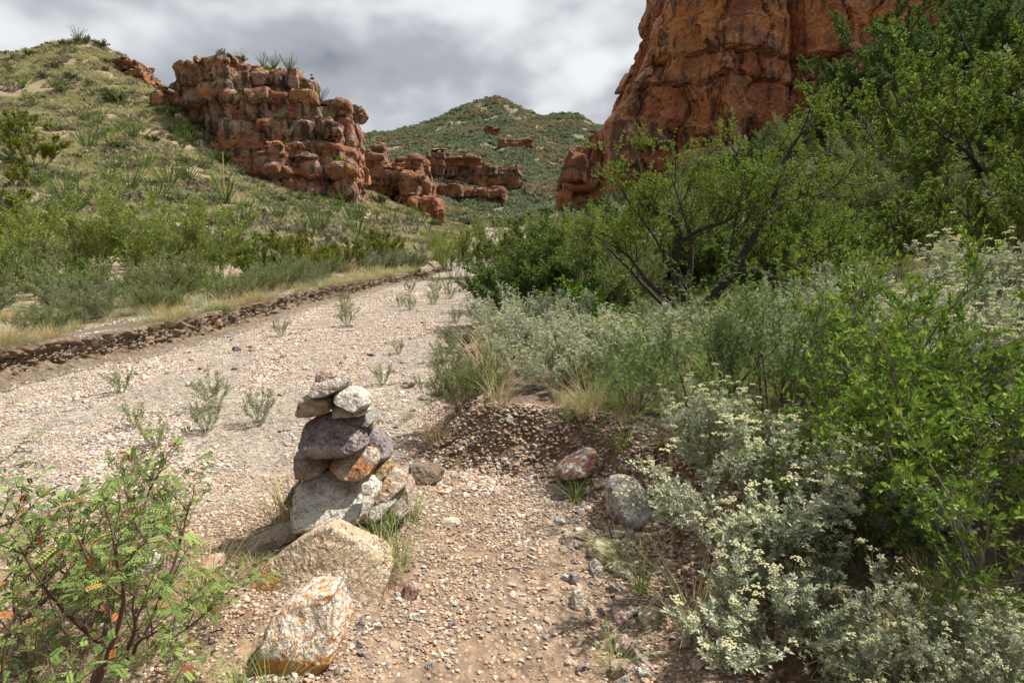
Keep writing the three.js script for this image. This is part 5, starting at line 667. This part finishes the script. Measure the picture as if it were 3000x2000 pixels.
placed.push(['willow0', 'willow_shrub', 'light green shrub at the left edge below the creosotes', -13.6, -15.2, 0.75, 0.4], ['broom0', 'wiry_bush', 'yellowish bush on the sandy flat left of the feathery shrubs', -11.6, -13.6, 1.1, 1.2], ['broom1', 'wiry_bush', 'grey bush on the sandy flat near the left edge', -13.2, -16.8, 1.2, 2.6], ['slope2', 'green_bush', 'green bush on the sandy flat behind the wiry bushes', -10.2, -13.2, 0.45, 0.8], ['creosote1', 'creosote_bush', 'creosote just right of the tall feathery shrub', -9.3, -18.4, 0.95, 3.3], ['dense1', 'green_bush', 'light green bush at the back of the sandy flat', -13.4, -20.5, 0.6, 2.2], ['broom0', 'wiry_bush', 'yellowish bush behind the tall feathery shrub', -11.4, -20.5, 1.2, 5.1], ['slope0', 'green_bush', 'green bush at the far back of the terrace', -11.2, -24, 0.55, 1.6],
  ['mariolaMid0', FB, 'silvery bush at the crest of the gravel bank near the wash', 0.05, -5.7, 0.66, 0.4], ['mariola1', FB, 'silvery bush by the golden tufts of the wash edge', -0.05, -6.5, 0.66, 1.4], ['mariolaMid1', FB, 'silvery bush behind the crest of the gravel bank', 0.45, -6.3, 0.7, 2.4], ['mariolaMid0', FB, 'silvery bush midway between bank and thicket', 0.3, -7.2, 0.8, 3.4], ['mariolaMid1', FB, 'silvery bush left of the low green bush', 0.85, -7.3, 0.8, 4.4], ['mariolaMid0', FB, 'silvery bush in front of the tree trunk', 1.5, -7.0, 0.75, 5.4], ['mariolaMid1', FB, 'silvery bush at the foot of the forked trunk', 2.1, -7.7, 0.75, 0.9], ['mariolaMid0', FB, 'silvery bush on the wash edge before the thicket', -0.1, -7.7, 0.8, 1.9],
  ['broom0', 'wiry_bush', 'low straw-coloured bush at the lip of the bank near the left edge', -6.9, -8.3, 0.5, 1.1], ['broom1', 'wiry_bush', 'low grey bush behind the stony lip of the bank', -7.2, -9.6, 0.6, 2.5], ['broom0', 'wiry_bush', 'straw-coloured bush before the round yellowish one', -6.7, -10.6, 0.62, 3.6], ['broom1', 'wiry_bush', 'grey-green bush left of the round yellowish one near the lip', -7.9, -10.4, 0.75, 4.8], ['broom0', 'wiry_bush', 'yellowish bush behind the bank before the creosotes', -6.4, -14.6, 0.75, 0.9], ['broom1', 'wiry_bush', 'greyish bush amid the golden bank grass', -6.3, -18, 0.7, 2.0], ['slope1', 'green_bush', 'fresh green bush behind the stony bank lip', -8.4, -13.6, 0.38, 2.0], ['slope0', 'green_bush', 'fresh green bush beside the grey terrace bush', -7.6, -17.2, 0.36, 4.0], ['dense1', 'green_bush', 'light green bush near the middle of the terrace', -8.2, -15, 0.42, 1.0]);
for (const [k, name, label, x, z, s, turn] of placed) plant(K[k], name, label, catOf[name], groupOf[name], [x, z], s, turn);
// the open leafy shrub in the near left corner
for (const [k, label, x, z, s, t] of [['acacia0', 'open leafy shrub with dark stems in the bottom left corner', -1.5, -1.62, [0.92, 0.74, 0.92], 0.3], ['acacia1', 'leafy shrub with reddish tips at the left edge', -2.15, -2.05, [0.95, 0.74, 0.95], 2.4], ['acacia0', 'low leafy shrub reaching towards the boulders', -1.5, -2.0, [0.7, 0.55, 0.7], 4.2]]) plant(K[k], 'leafy_shrub', label, 'shrub', 'leafy shrubs in the near corner', [x, z], s, t);

// hillside ocotillos and scrub
const place = (x, z) => { const d = Math.hypot(x, z); const bits = z < -95 ? 'near the hill skyline' : z < -75 ? 'high on the hillside' : z < -58 ? 'below the red outcrop' : z < -44 ? 'halfway up the hillside' : 'low on the hillside'; return bits; };
[[-31.6, -41.2], [-34, -49.4], [-30.7, -55.4], [-25.3, -57.8], [-24.1, -49], [-45.3, -71], [-51.3, -73.4], [-30.3, -51.6], [-26.7, -43.8], [-40.8, -73.4], [-17.1, -36.2], [-70.2, -93.6], [-63.5, -82.2], [-27.7, -36.8], [-26.6, -34.2], [-22.1, -40.6], [-44.8, -62.4], [-77.8, -95.8], [-81.9, -98], [-56.1, -86.8], [-16, -92.6], [-13.7, -66.2], [-11.9, -75.6], [-15.9, -58.6], [-19.6, -65.2], [-12, -45], [-34.5, -55.2], [-41, -59.4], [-70.1, -87.2], [-33.9, -65.8], [-19.2, -52.8], [-18.7, -46.6], [-14.1, -42], [-30.7, -47], [-62.9, -90.4], [-50.5, -92], [-52.5, -93], [-86, -121]].forEach(([x, z], i) => {
  const rnd = rngOf(500 + i); const o = plant(K['ocotillo' + (i % 3)], 'ocotillo', `${['slender', 'full', 'crowded'][i % 3]} ocotillo ${place(x, z)} ${x / z > 0.75 ? 'near the left edge' : x / z > 0.6 ? 'above the tall feathery shrub' : x / z > 0.4 ? 'left of the big outcrop base' : 'towards the canyon'}`, 'ocotillo', 'ocotillos on the left hillside', [x, z], 0.62 + 0.36 * rnd(), rnd() * 6.28);
  const own = { 3: 'large vivid ocotillo at the foot of the red outcrop', 0: 'fan-shaped ocotillo standing alone low on the left slope', 35: 'ocotillo against the sky left of the red outcrop', 10: 'ocotillo rising over the terrace shrubs', 1: 'leaning ocotillo above the lone fan-shaped one', 20: 'ocotillo below the red spires' }[i]; if (own) o.userData.label = own;
});
{ // plants rooted on the outcrop, on the rock surface below each spot
  outcrop.updateMatrixWorld(); const ray = new THREE.Raycaster(), topOf = (x, z) => { ray.set(V(x, 60, z), V(0, -1, 0)); return ray.intersectObject(outcrop)[0]?.point.y ?? H(x, z); };
  [[-37.6, -84], [-34.8, -84.6], [-31.5, -85.5], [-42.5, -86], [-27.2, -82.5], [-26.2, -82], [-24.2, -80], [-40, -84], [-33.2, -84.5]].forEach(([x, z], i) => { const o = plant(K['ocotillo' + (i % 3)], 'ocotillo', `ocotillo sprouting from the top of the red outcrop${['', ' in its middle', ' near its right end', ' at its left shoulder', ' on its right ledge', ' on the lower right ledge', ' above the hanging block', ' beside the tallest tower', ' behind its crest'][i]}`, 'ocotillo', 'ocotillos on the outcrop', [x, z], 0.5 + 0.1 * (i % 3), i); o.position.y = topOf(x, z) - 0.1; });
  [[-36.8, -82.4, 0], [-33.4, -83, 1], [-29.5, -76.6, 1], [-35.6, -79.2, 0], [-25.6, -77.6, 2], [-33.6, -78.2, 0], [-22.3, -76, 1], [-31, -81, 0], [-38.4, -80.4, 2], [-27.5, -79.3, 0], [-30.5, -78, 2]].forEach(([x, z, v], i) => { const o = plant(K['hill' + v], 'ledge_shrub', `green shrub growing on ${['the top of the outcrop', 'the outcrop crest', 'a low ledge of the outcrop', 'a shaded ledge of the outcrop', 'the right ledge of the outcrop', 'a middle ledge of the outcrop', 'the lowest right ledge of the outcrop', 'a high step of the outcrop', 'the left tower foot of the outcrop', 'the right shoulder of the outcrop', 'the broad middle shelf of the outcrop'][i]}`, 'shrub', 'shrubs on the outcrop', [x, z], 0.85, i * 2); o.position.y = topOf(x, z) - 0.15; });
}
[[-58.7, -88.8, 0, 2.6], [-46, -79.8, 0, 2.2], [-41.9, -63.2, 0, 1.7], [-38.4, -57.4, 2, 1.5], [-41.2, -56.6, 0, 1.0], [-55.3, -71, 1, 1.2], [-48.6, -72, 1, 1.3], [-53.3, -87.8, 1, 1.2], [-72.9, -100, 0, 1.5], [-44.9, -52.6, 0, 1.5], [-53.9, -77.4, 0, 1.0], [-78.2, -104, 0, 1.6], [-77.8, -100.4, 2, 1.4], [-89.2, -112.6, 0, 1.8], [-85, -116, 0, 1.8], [-83.6, -118.8, 2, 2], [-81.6, -120.8, 0, 2], [-74.3, -111.8, 0, 1.6], [-64.3, -101.6, 2, 1.4], [-67.8, -97.2, 0, 1.2], [-41, -76, 0, 1.9], [-42.7, -77.2, 0, 2.0], [-42.2, -80.6, 0, 2.2], [-43.3, -71.4, 0, 1.3], [-24.5, -47.8, 2, 1.0], [-23.9, -59.8, 0, 1.2], [-25.1, -67.8, 0, 1.5], [-23.4, -70.4, 1, 1.3], [-21.3, -70.2, 0, 1.5], [-22.8, -49.4, 2, 0.9], [-20.5, -89.8, 0, 2.0], [-11.8, -89.2, 0, 2], [-18.4, -42.6, 2, 1], [-19.8, -39, 2, 0.9], [-18.2, -68.2, 0, 1.2], [-37, -75, 0, 2.2], [-34, -72.5, 0, 1.6]].forEach(([x, z, v, s], i) => { const rnd = rngOf(700 + i); plant(K['hill' + v], 'hillside_shrub', `${['large dark', 'vivid lime', 'grey'][v]} ${s > 1.7 ? 'spreading' : 'rounded'} shrub ${place(x, z)}`, 'shrub', 'shrubs on the left hillside', [x, z], s * 0.8, rnd() * 6.28); });
{
  const rnd = rngOf(31);
  for (let i = 0; i < 330; i++) {
    const z = -26 - 95 * rnd(), x = mix(-6, z * 0.95 - 3, Math.pow(rnd(), 0.85)); if (x > -8 && z > -45) continue; if (z < -68 && z > -96 && x > -48 && x < -18) continue; if (z < -98 && x > -32) continue;
    const v = rnd(), s = 0.3 + 0.7 * rnd() * rnd(), side = ['above the terrace creosotes', 'above the feathery shrub', 'left of the feathery shrub', 'near the left edge'][Math.min(3, Math.floor(clamp(x / z, 0.1, 0.89) * 4.5))], k = v < 0.36 ? 'hill0' : v < 0.42 ? 'hill1' : v < 0.78 ? 'hill2' : v < 0.9 ? 'creosote0' : 'broom1';
    plant(K[k], 'hillside_shrub', `${s < 0.5 ? 'tiny' : s < 0.75 ? 'small' : 'round'} ${{ hill0: 'dark green', hill1: 'lime green', hill2: 'grey-green', creosote0: 'yellowish', broom1: 'wiry grey' }[k]} shrub ${place(x, z).replace('beside the red outcrop', '')} ${side}`.replace('  ', ' '), 'shrub', 'small shrubs on the left hillside', [x, z], s, rnd() * 6.28);
  }
  // undergrowth of the slope under the cliff
  for (let i = 0; i < 230; i++) {
    const z = -10 - 38 * rnd(), x = mix(1.5 - z * 0.02, -z * 0.8 + 2, rnd()); if (z < -44 && x > 9) continue;
    const v = rnd(), k = v < 0.22 ? 'hill0' : v < 0.42 ? 'hill2' : v < 0.64 ? 'broom0' : v < 0.84 ? 'mariolaMid0' : v < 0.92 ? 'slope1' : 'hill1', s = { hill0: 1, hill2: 1, broom0: 1.2, mariolaMid0: 1.5, slope1: 0.5, hill1: 0.8 }[k] * (0.7 + 0.6 * rnd()) * (z < -22 ? 1.7 : z < -15 ? 1.25 : 1);
    plant(K[k], 'slope_shrub', `${s < 0.8 ? 'small' : s < 1.3 ? 'middling' : 'broad'} ${{ hill0: 'dark green', hill2: 'grey-green', broom0: 'pale wiry', mariolaMid0: 'silvery', slope1: 'leafy green', hill1: 'lime green' }[k]} shrub ${z > -14 ? 'close behind' : z > -19 ? 'a little way behind' : z > -27 ? 'well behind' : z > -36 ? 'far behind' : 'under the cliff behind'} ${['the wash-edge thicket', 'the dark-trunked tree', 'the small green trees', 'the right corner trees'][Math.min(3, Math.floor(clamp(-x / z, 0, 0.8) * 5))]}`, 'shrub', 'shrubs of the brushy slope', [x, z], s, rnd() * 6.28);
  }
}
// weeds of the wash
[[-3.05, -5.6, 1.2, 0], [-2.75, -4.9, 1.0, 0], [-2.35, -5.1, 1.1, 0], [-2.95, -4.5, 0.8, 0], [-3.45, -5.0, 0.8, 1], [-3.35, -11.4, 1.5, 0], [-3.0, -15.2, 1.2, 1], [-2.6, -14.4, 1.3, 0], [-2.2, -15.8, 1.4, 1], [-1.9, -17.5, 1.5, 0], [-1.6, -20, 1.6, 0], [-2.4, -21, 1.6, 0], [-3.1, -23, 1.8, 1], [-2.0, -24, 1.8, 0], [-1.3, -22.4, 1.5, 0], [-0.98, -7.9, 1.3, 0], [-1.55, -6.6, 0.9, 1], [-3.9, -13.2, 1.3, 1], [-4.6, -15.5, 1.5, 0], [-1.75, -8.6, 0.8, 1], [-4.4, -6.2, 1, 1], [-3.9, -3.9, 0.9, 0], [-2.6, -3.7, 0.9, 1], [-2.5, -18.5, 1.7, 1], [-3.5, -19.5, 1.6, 0], [-4.2, -10.2, 1.1, 1], [-1.2, -12.0, 1.1, 0]].forEach(([x, z, s, v], i) => {
  const row = z > -4.2 ? 'on the near wash bed left of the cairn' : z > -6.3 ? 'sprouting from the wash gravel behind the cairn' : z > -13 ? 'in the middle stretch of the wash' : 'far up the wash towards the willows'; plant(K['weed' + v], 'wash_weed', `${v ? 'yellowish' : 'grey-green'} ${s > 1.25 ? 'bushy' : 'slender'} weed ${row}`, 'weed', 'weeds of the wash', [x, z], s, i * 1.7); });
plant(K.weed0, 'silvery_sprig', 'silvery sprig growing between cairn and tan boulder', 'weed', undefined, [-0.72, -2.82], 0.62, 1);
plant(K.broom0, 'wiry_bush', 'wiry yellow-tipped bush on the nose of the gravel bank', 'bush', undefined, [-0.42, -4.75], [0.42, 0.5, 0.42], 1);
plant(K.broom1, 'wiry_bush', 'thin grey bush where the wash meets the gravel bank', 'bush', undefined, [-0.85, -8.9], 0.4, 3);
// grass tufts that stand alone
const tufts = [['green0', 'green grass tuft at the right foot of the cairn', -0.6, -3.12, 1.0], ['green1', 'long green blades leaning across the cairn base', -0.72, -2.9, 0.8], ['green0', 'green grass tuft beside the tan boulder', -0.58, -2.66, 0.95], ['straw0', 'dry grass tuft right of the tan boulder', -0.62, -2.5, 0.75], ['straw0', 'dry grass tuft left of the cairn', -1.28, -3.02, 0.9], ['straw1', 'dry grass tuft between cairn and slab', -1.18, -2.88, 0.8], ['green1', 'grass tuft in front of the orange and white rock', -0.98, -1.8, 0.5], ['green1', 'tall grass blades at the bottom edge of the view', -0.82, -1.7, 0.55], ['green0', 'green tuft under the lichen rock', 0.42, -3.5, 0.85], ['straw0', 'dry tuft on top of the gravel bank', -0.1, -4.4, 1.0], ['straw1', 'golden tuft at the nose of the gravel bank', -0.62, -4.35, 0.8], ['straw1', 'golden tuft beside the wiry bush on the bank', -0.15, -5.0, 1.1], ['straw1', 'golden tuft at the wash edge before the silvery bushes', -0.35, -6.2, 1.3], ['straw0', 'golden tuft farther along the wash edge', -0.3, -7.0, 1.5], ['green0', 'green tuft in front of the pale grey boulder', 0.55, -2.72, 0.85], ['green1', 'green tuft beside the olive stone', 0.62, -2.5, 0.6], ['green0', 'small green tuft by the lower trail', 0.42, -2.0, 0.6], ['straw0', 'dry tuft at the edge of the lower trail', 0.78, -2.2, 0.9], ['straw0', 'small dry tuft alone on the wash behind the cairn', -0.98, -5.2, 0.4], ['green0', 'grass below the feathery shrub', 0.75, -3.7, 1.0], ['straw1', 'dry grass under the flowering bushes of the bank', 0.6, -4.2, 0.9], ['green1', 'green grass showing between grey bushes', 1.7, -4.7, 1.2], ['green1', 'broad green blades at the right edge', 2.5, -3.1, 1.2], ['straw0', 'dry tuft by the pale rocks of the left corner', -1.3, -2.2, 0.8], ['green0', 'green tuft by the flat slab', -1.02, -2.78, 0.7]];
for (const [k, label, x, z, s] of tufts) { const m = add(meshOf('', T[k], M.grass), 'grass_tuft'); m.position.set(x, H(x, z), z); m.rotation.y = x * 9; m.scale.setScalar(s); tag(m, label, 'grass tuft', 'grass tufts by the trail'); }
// ---------- grass and scrub in masses ----------
function scatter(name, label, geos, mat, n, fn, tint) {
  const rnd = rngOf(name.length * 31 + n), lists = geos.map(() => []), m4 = new THREE.Matrix4(), q = new THREE.Quaternion(), e = new THREE.Euler();
  for (let i = 0; i < n; i++) { const p = fn(rnd); if (!p) continue; const [x, y, z, s, sy] = p; e.set((rnd() - 0.5) * 0.25, rnd() * 6.283, (rnd() - 0.5) * 0.25); q.setFromEuler(e); m4.compose(V(x, y, z), q, V(s, s * (sy ?? 1), s)); lists[Math.floor(rnd() * geos.length)].push([m4.toArray(), tint ? tint(x, z, rnd) : [1, 1, 1]]); }
  lists.forEach((l, k) => { const im = new THREE.InstancedMesh(geos[k], mat, l.length), c = new THREE.Color(); l.forEach(([m, t], i) => { im.instanceMatrix.array.set(m, i * 16); im.setColorAt(i, c.setRGB(...t)); }); add(im, name); tag(im, label, 'grass', label, 'stuff'); });
}
const hillTuft = [0, 1, 2, 3].map((k) => tuft(320 + k, 34, 0.42, [[[0.50, 0.43, 0.22], [0.42, 0.37, 0.18], [0.36, 0.36, 0.15]], [[0.46, 0.40, 0.21], [0.52, 0.46, 0.27]], [[0.42, 0.38, 0.18], [0.48, 0.42, 0.23]], [[0.40, 0.39, 0.25], [0.34, 0.35, 0.21]]][k], 0.16, 0.03, 0.8));
scatter('dry_grass', 'dry tawny grass covering the left hillside', hillTuft, M.grass, 74000, (rnd) => { const z = -24 - 103 * rnd() ** 0.8, x = mix(-5, z * 1.3 - 8, rnd()); if (bankX(z) - x < 0.3 && z > -60) return; if (fbm2(x * 0.11, z * 0.11, 4) + 0.3 * fbm2(x * 0.9, z * 0.9, 3) < -0.16 + 0.12 * rnd()) return; return [x, H(x, z) - 0.03, z, 0.75 + 0.7 * rnd() + 0.004 * -z]; }, (x, z, rnd) => { const k = 0.84 + 0.42 * rnd(); return [k * 0.93, k * 0.97, k * 0.95]; });
scatter('dry_grass', 'dry golden grass along the top of the cut bank', [T.straw0, T.straw1, T.green1, T.low], M.grass, 2300, (rnd) => { const z = -4 - 24 * rnd() ** 1.2, dl = 0.12 + 4.2 * rnd() ** 2.2, x = bankX(z) - dl; if (fbm2(x * 0.8, z * 0.5, 3) < -0.02 + 0.15 * (rnd() - 0.5)) return; return [x, Math.max(H(x, z), 0.34 * (dl < 1 ? 1 : 0)) , z, 0.45 + 0.85 * rnd() * rnd()]; }, (x, z, rnd) => { const g = fbm2(x * 0.9 + 3, z * 0.6, 2), k = 0.8 + 0.4 * rnd(); return [k * mix(0.78, 1.12, ss(-0.3, 0.3, g)), k, k * mix(1.15, 0.95, ss(-0.3, 0.3, g))]; });
scatter('undergrowth', 'mixed green and dry grass under the bushes of the slope', [T.straw0, T.low, T.green0, T.green1, T.low], M.grass, 9000, (rnd) => { const z = -1.6 - 26 * rnd() ** 1.6, x = mix(0.3, 2.5 - z * 0.95, rnd()), dr = toeDist(x, z); if (dr < 0.35) return; if (z > -4 && rnd() < 0.7) return; return [x, H(x, z), z, (0.4 + 0.6 * rnd()) * (z > -7 ? 0.75 : 1.1)]; });
scatter('leaf_litter', 'dry twigs and litter below the corner shrub', [T.low], M.grass, 200, (rnd) => { const z = -1.5 - 1.3 * rnd(), x = -2.6 + 1.5 * rnd(); if (x > -1.25 && z < -1.9) return; return [x, H(x, z), z, 0.35 + 0.4 * rnd()]; });
scatter('dry_grass', 'dry grass hanging over the lip of the cut bank', [T.low, T.straw0], M.grass, 420, (rnd) => { const z = -4 - 22 * rnd() ** 1.2; if (n2(z * 0.9, 2) < -0.1) return; const x = bankX(z) - 0.1 + 0.1 * rnd(); return [x, 0.34 + 0.04 * rnd(), z, 0.4 + 0.5 * rnd()]; });
// scrub of the far hills, a single mass from here
const farLeaf = [[0.225, 0.228, 0.15], [0.255, 0.252, 0.17], [0.19, 0.198, 0.125]], scrub = [farLeaf, [[0.27, 0.265, 0.17], [0.30, 0.285, 0.19]], farLeaf].map((cols, k) => { const rnd = rngOf(340 + k), b = new Buf(); for (let i = 0; i < 30; i++) { const a = rnd() * 6.283, u = rnd(), r = Math.sqrt(rnd()), d = V(Math.cos(a), 0.3 + u, Math.sin(a)).normalize(), n = perp(d, rnd); b.leaf(Math.cos(a) * r * 0.4, u * 0.6, Math.sin(a) * r * 0.4, d, n, 0.5, 0.34, jit(pick(cols, rnd()), rnd, 0.3)); } return b.geo(); });
scatter('scrub_vegetation', 'low green scrub covering the far hills', scrub, M.dull, 42000, (rnd) => { const z = -112 - 400 * rnd() ** 1.3, x = mix(-125, 95, rnd()) * (0.35 + 0.65 * -z / 500); if (fbm2(x * 0.04, z * 0.04, 3) + 0.4 * fbm2(x * 0.3, z * 0.3, 2) < -0.2) return; return [x, H(x, z) - 0.1, z, (0.7 + 1.5 * rnd() * rnd()) * (1 + 0.0012 * -z), 0.9]; }, (x, z, rnd) => { const k = 0.9 + 0.35 * rnd(), g = ss(-0.2, 0.4, fbm2(x * 0.02, z * 0.02, 3)); return [k * mix(0.85, 1.15, g), k, k * 0.9]; });
scatter('scrub_vegetation', 'low scrub patches on the left hillside', scrub, M.dull, 18500, (rnd) => { const z = -26 - 100 * rnd() ** 0.85, x = mix(-6, z * 1.3 - 8, rnd()); if (bankX(z) - x < 0.5 && z > -60) return; if (fbm2(x * 0.09 + 4, z * 0.09, 3) < -0.12 + 0.2 * (rnd() - 0.5)) return; return [x, H(x, z) - 0.05, z, 0.3 + 0.75 * rnd() * rnd()]; }, (x, z, rnd) => { const k = 0.75 + 0.6 * rnd(); return [k * 1.1, k, k]; });
// dead wood
function deadBranch(name, label, paths, bark, group) { const b = new Buf(), p0 = paths[0][0], base = [p0[0], H(p0[0], p0[2]), p0[2]]; for (const path of paths) { const c = new THREE.CatmullRomCurve3(path.map((q) => V(q[0] - base[0], q[1], q[2] - base[2]))), n = path.length * 4, pts = []; for (let k = 0; k <= n; k++) { const p = c.getPoint(k / n), i = k / n * (path.length - 1), a = Math.min(path.length - 2, Math.floor(i)); pts.push({ x: p.x, y: p.y, z: p.z, r: mix(path[a][3], path[a + 1][3], i - a) }); } b.tube(pts, 6, bark); } const m = add(meshOf('', b.geo(true), M.bark), name); m.position.set(...base); return tag(m, label, 'dead branch', group); }
deadBranch('dead_branch', 'crooked bare dead stem among the terrace creosotes', [[[-9.4, -0.05, -23.5, 0.05], [-9.55, 0.6, -23.4, 0.045], [-9.3, 1.1, -23.5, 0.04], [-9.7, 1.5, -23.5, 0.03], [-9.9, 1.9, -23.4, 0.022], [-9.6, 2.3, -23.5, 0.015], [-9.75, 2.7, -23.5, 0.008]], [[-9.7, 1.5, -23.5, 0.02], [-9.3, 1.75, -23.5, 0.014], [-9.1, 2.2, -23.5, 0.006]]], [0.22, 0.18, 0.16]);
deadBranch('dead_branch', 'grey fallen limb lying right of the tree trunk', [[[3.2, 0.12, -8.2, 0.035], [3.6, 0.2, -8.1, 0.032], [4.1, 0.22, -8.0, 0.028], [4.6, 0.26, -8.1, 0.016]], [[3.7, 0.2, -8.1, 0.02], [4.0, 0.35, -7.9, 0.014], [4.3, 0.34, -7.8, 0.008]]], [0.30, 0.27, 0.25]);
deadBranch('flower_stalk', 'tall straight dry flower stalk in front of the red outcrop', [[[-27.6, -0.1, -56, 0.06], [-27.5, 1.8, -56, 0.05], [-27.4, 3.6, -56, 0.035]]], [0.5, 0.4, 0.26]).userData.category = 'flower stalk';
// spiky rosettes and fallen red blocks on the hillside
const rosette = tuft(350, 70, 0.75, [[0.20, 0.27, 0.17], [0.26, 0.32, 0.20], [0.16, 0.22, 0.12]], 0.08, 0.045, 0.75);
[[-16.5, -40], [-19.8, -44], [-13.2, -41], [-22.5, -52], [-9.6, -33], [-27.6, -56.2], [-33, -46], [-24, -38.5], [-17.8, -62], [-40, -49]].forEach(([x, z], i) => { const m = add(meshOf('', rosette, M.grass), 'spiky_rosette'); m.position.set(x, H(x, z), z); m.rotation.y = i; m.scale.setScalar(0.7 + 0.1 * (i % 4)); tag(m, `spiky grey-green rosette ${['beside an ocotillo over the terrace', 'in the middle of the lower hillside', 'above the end of the cut bank', 'under the large vivid ocotillo', 'just behind the terrace creosotes', 'at the foot of the tall dry stalk', 'near the leaning ocotillo', 'on bare pink soil', 'below the right end of the outcrop', 'by the large creosote thicket'][i]}`, 'rosette', 'spiky rosettes'); });
[[-17.6, -66, 16], [-16.6, -65, 11], [-18.8, -66.5, 9], [-24.6, -69, 12], [-28.5, -69.5, 10], [-13, -80, 13], [-21, -62, 7], [-31.5, -68, 9], [-12.2, -70, 8]].forEach(([x, z, s], i) => { const m = add(meshOf('', looseShapes[6], rockMat), 'fallen_block'); m.position.set(x, H(x, z) + s * 0.012, z); m.rotation.set(0.3 * i, i * 2.1, 0.2); m.scale.set(s * 1.3, s * 1.7, s * 1.3); tag(m, `fallen red rock block ${['largest of those below the outcrop', 'flat and pale beside the largest block', 'low beside the largest block', 'at the foot of the outcrop', 'under the outcrop left part', 'below the spires', 'out on the lower slope', 'by the big ocotillo', 'small one near the wash side'][i]}`, 'rock', 'fallen blocks'); });
{ // a small bird in the sky right of the outcrop
  const b = new Buf(), dk = [0.05, 0.045, 0.04], g = new THREE.SphereGeometry(1, 10, 8), p = g.attributes.position, ix = g.index.array; const o = []; for (let i = 0; i < p.count; i++) o.push(b.v(p.getX(i) * 0.16, p.getY(i) * 0.05, p.getZ(i) * 0.05, dk)); for (let i = 0; i < ix.length; i += 3) b.t(o[ix[i]], o[ix[i + 1]], o[ix[i + 2]]);
  const r = new THREE.Group(); meshOf('body', b.geo(true), M.bark, r);
  for (const s of [-1, 1]) { const w = new Buf(), q = [[0.08, 0, 0.03 * s], [-0.06, 0, 0.03 * s], [0.04, 0.07, 0.2 * s], [-0.08, 0.06, 0.2 * s], [-0.06, 0.12, 0.4 * s]].map((v) => w.v(...v, dk)); w.t(q[0], q[2], q[1]); w.t(q[1], q[2], q[3]); w.t(q[2], q[4], q[3]); meshOf('wing', w.geo(), M.dull, r); }
  const t = new Buf(), q = [[-0.13, 0, 0.02], [-0.13, 0, -0.02], [-0.26, 0.01, 0.06], [-0.26, 0.01, -0.06]].map((v) => t.v(...v, dk)); t.t(q[0], q[2], q[1]); t.t(q[1], q[2], q[3]); meshOf('tail', t.geo(), M.dull, r);
  r.position.set(-19.9, 18.2, -60); r.rotation.set(0.3, 0.5, 0.2); add(r, 'bird'); tag(r, 'small dark bird flying in the grey sky', 'bird');
}

{ // things that would share a label are told apart by their order from left to right
  const by = new Map(), nth = ['leftmost', 'second from left', 'third from left', 'fourth from left', 'fifth from left', 'sixth from left', 'seventh from left', 'eighth from left', 'ninth from left', 'tenth from left', 'eleventh from left', 'twelfth from left', 'thirteenth from left', 'fourteenth from left'];
  for (const o of scene.children) if (o.userData.label && !o.userData.kind) { if (!by.has(o.userData.label)) by.set(o.userData.label, []); by.get(o.userData.label).push(o); }
  for (const [label, list] of by) if (list.length > 1) { list.sort((a, b) => a.position.x / -a.position.z - b.position.x / -b.position.z); list.forEach((o, i) => { o.userData.label = label + ', ' + (i === list.length - 1 ? 'rightmost' : nth[i] ?? 'well to the right'); }); }
}
renderer.render(scene, camera);
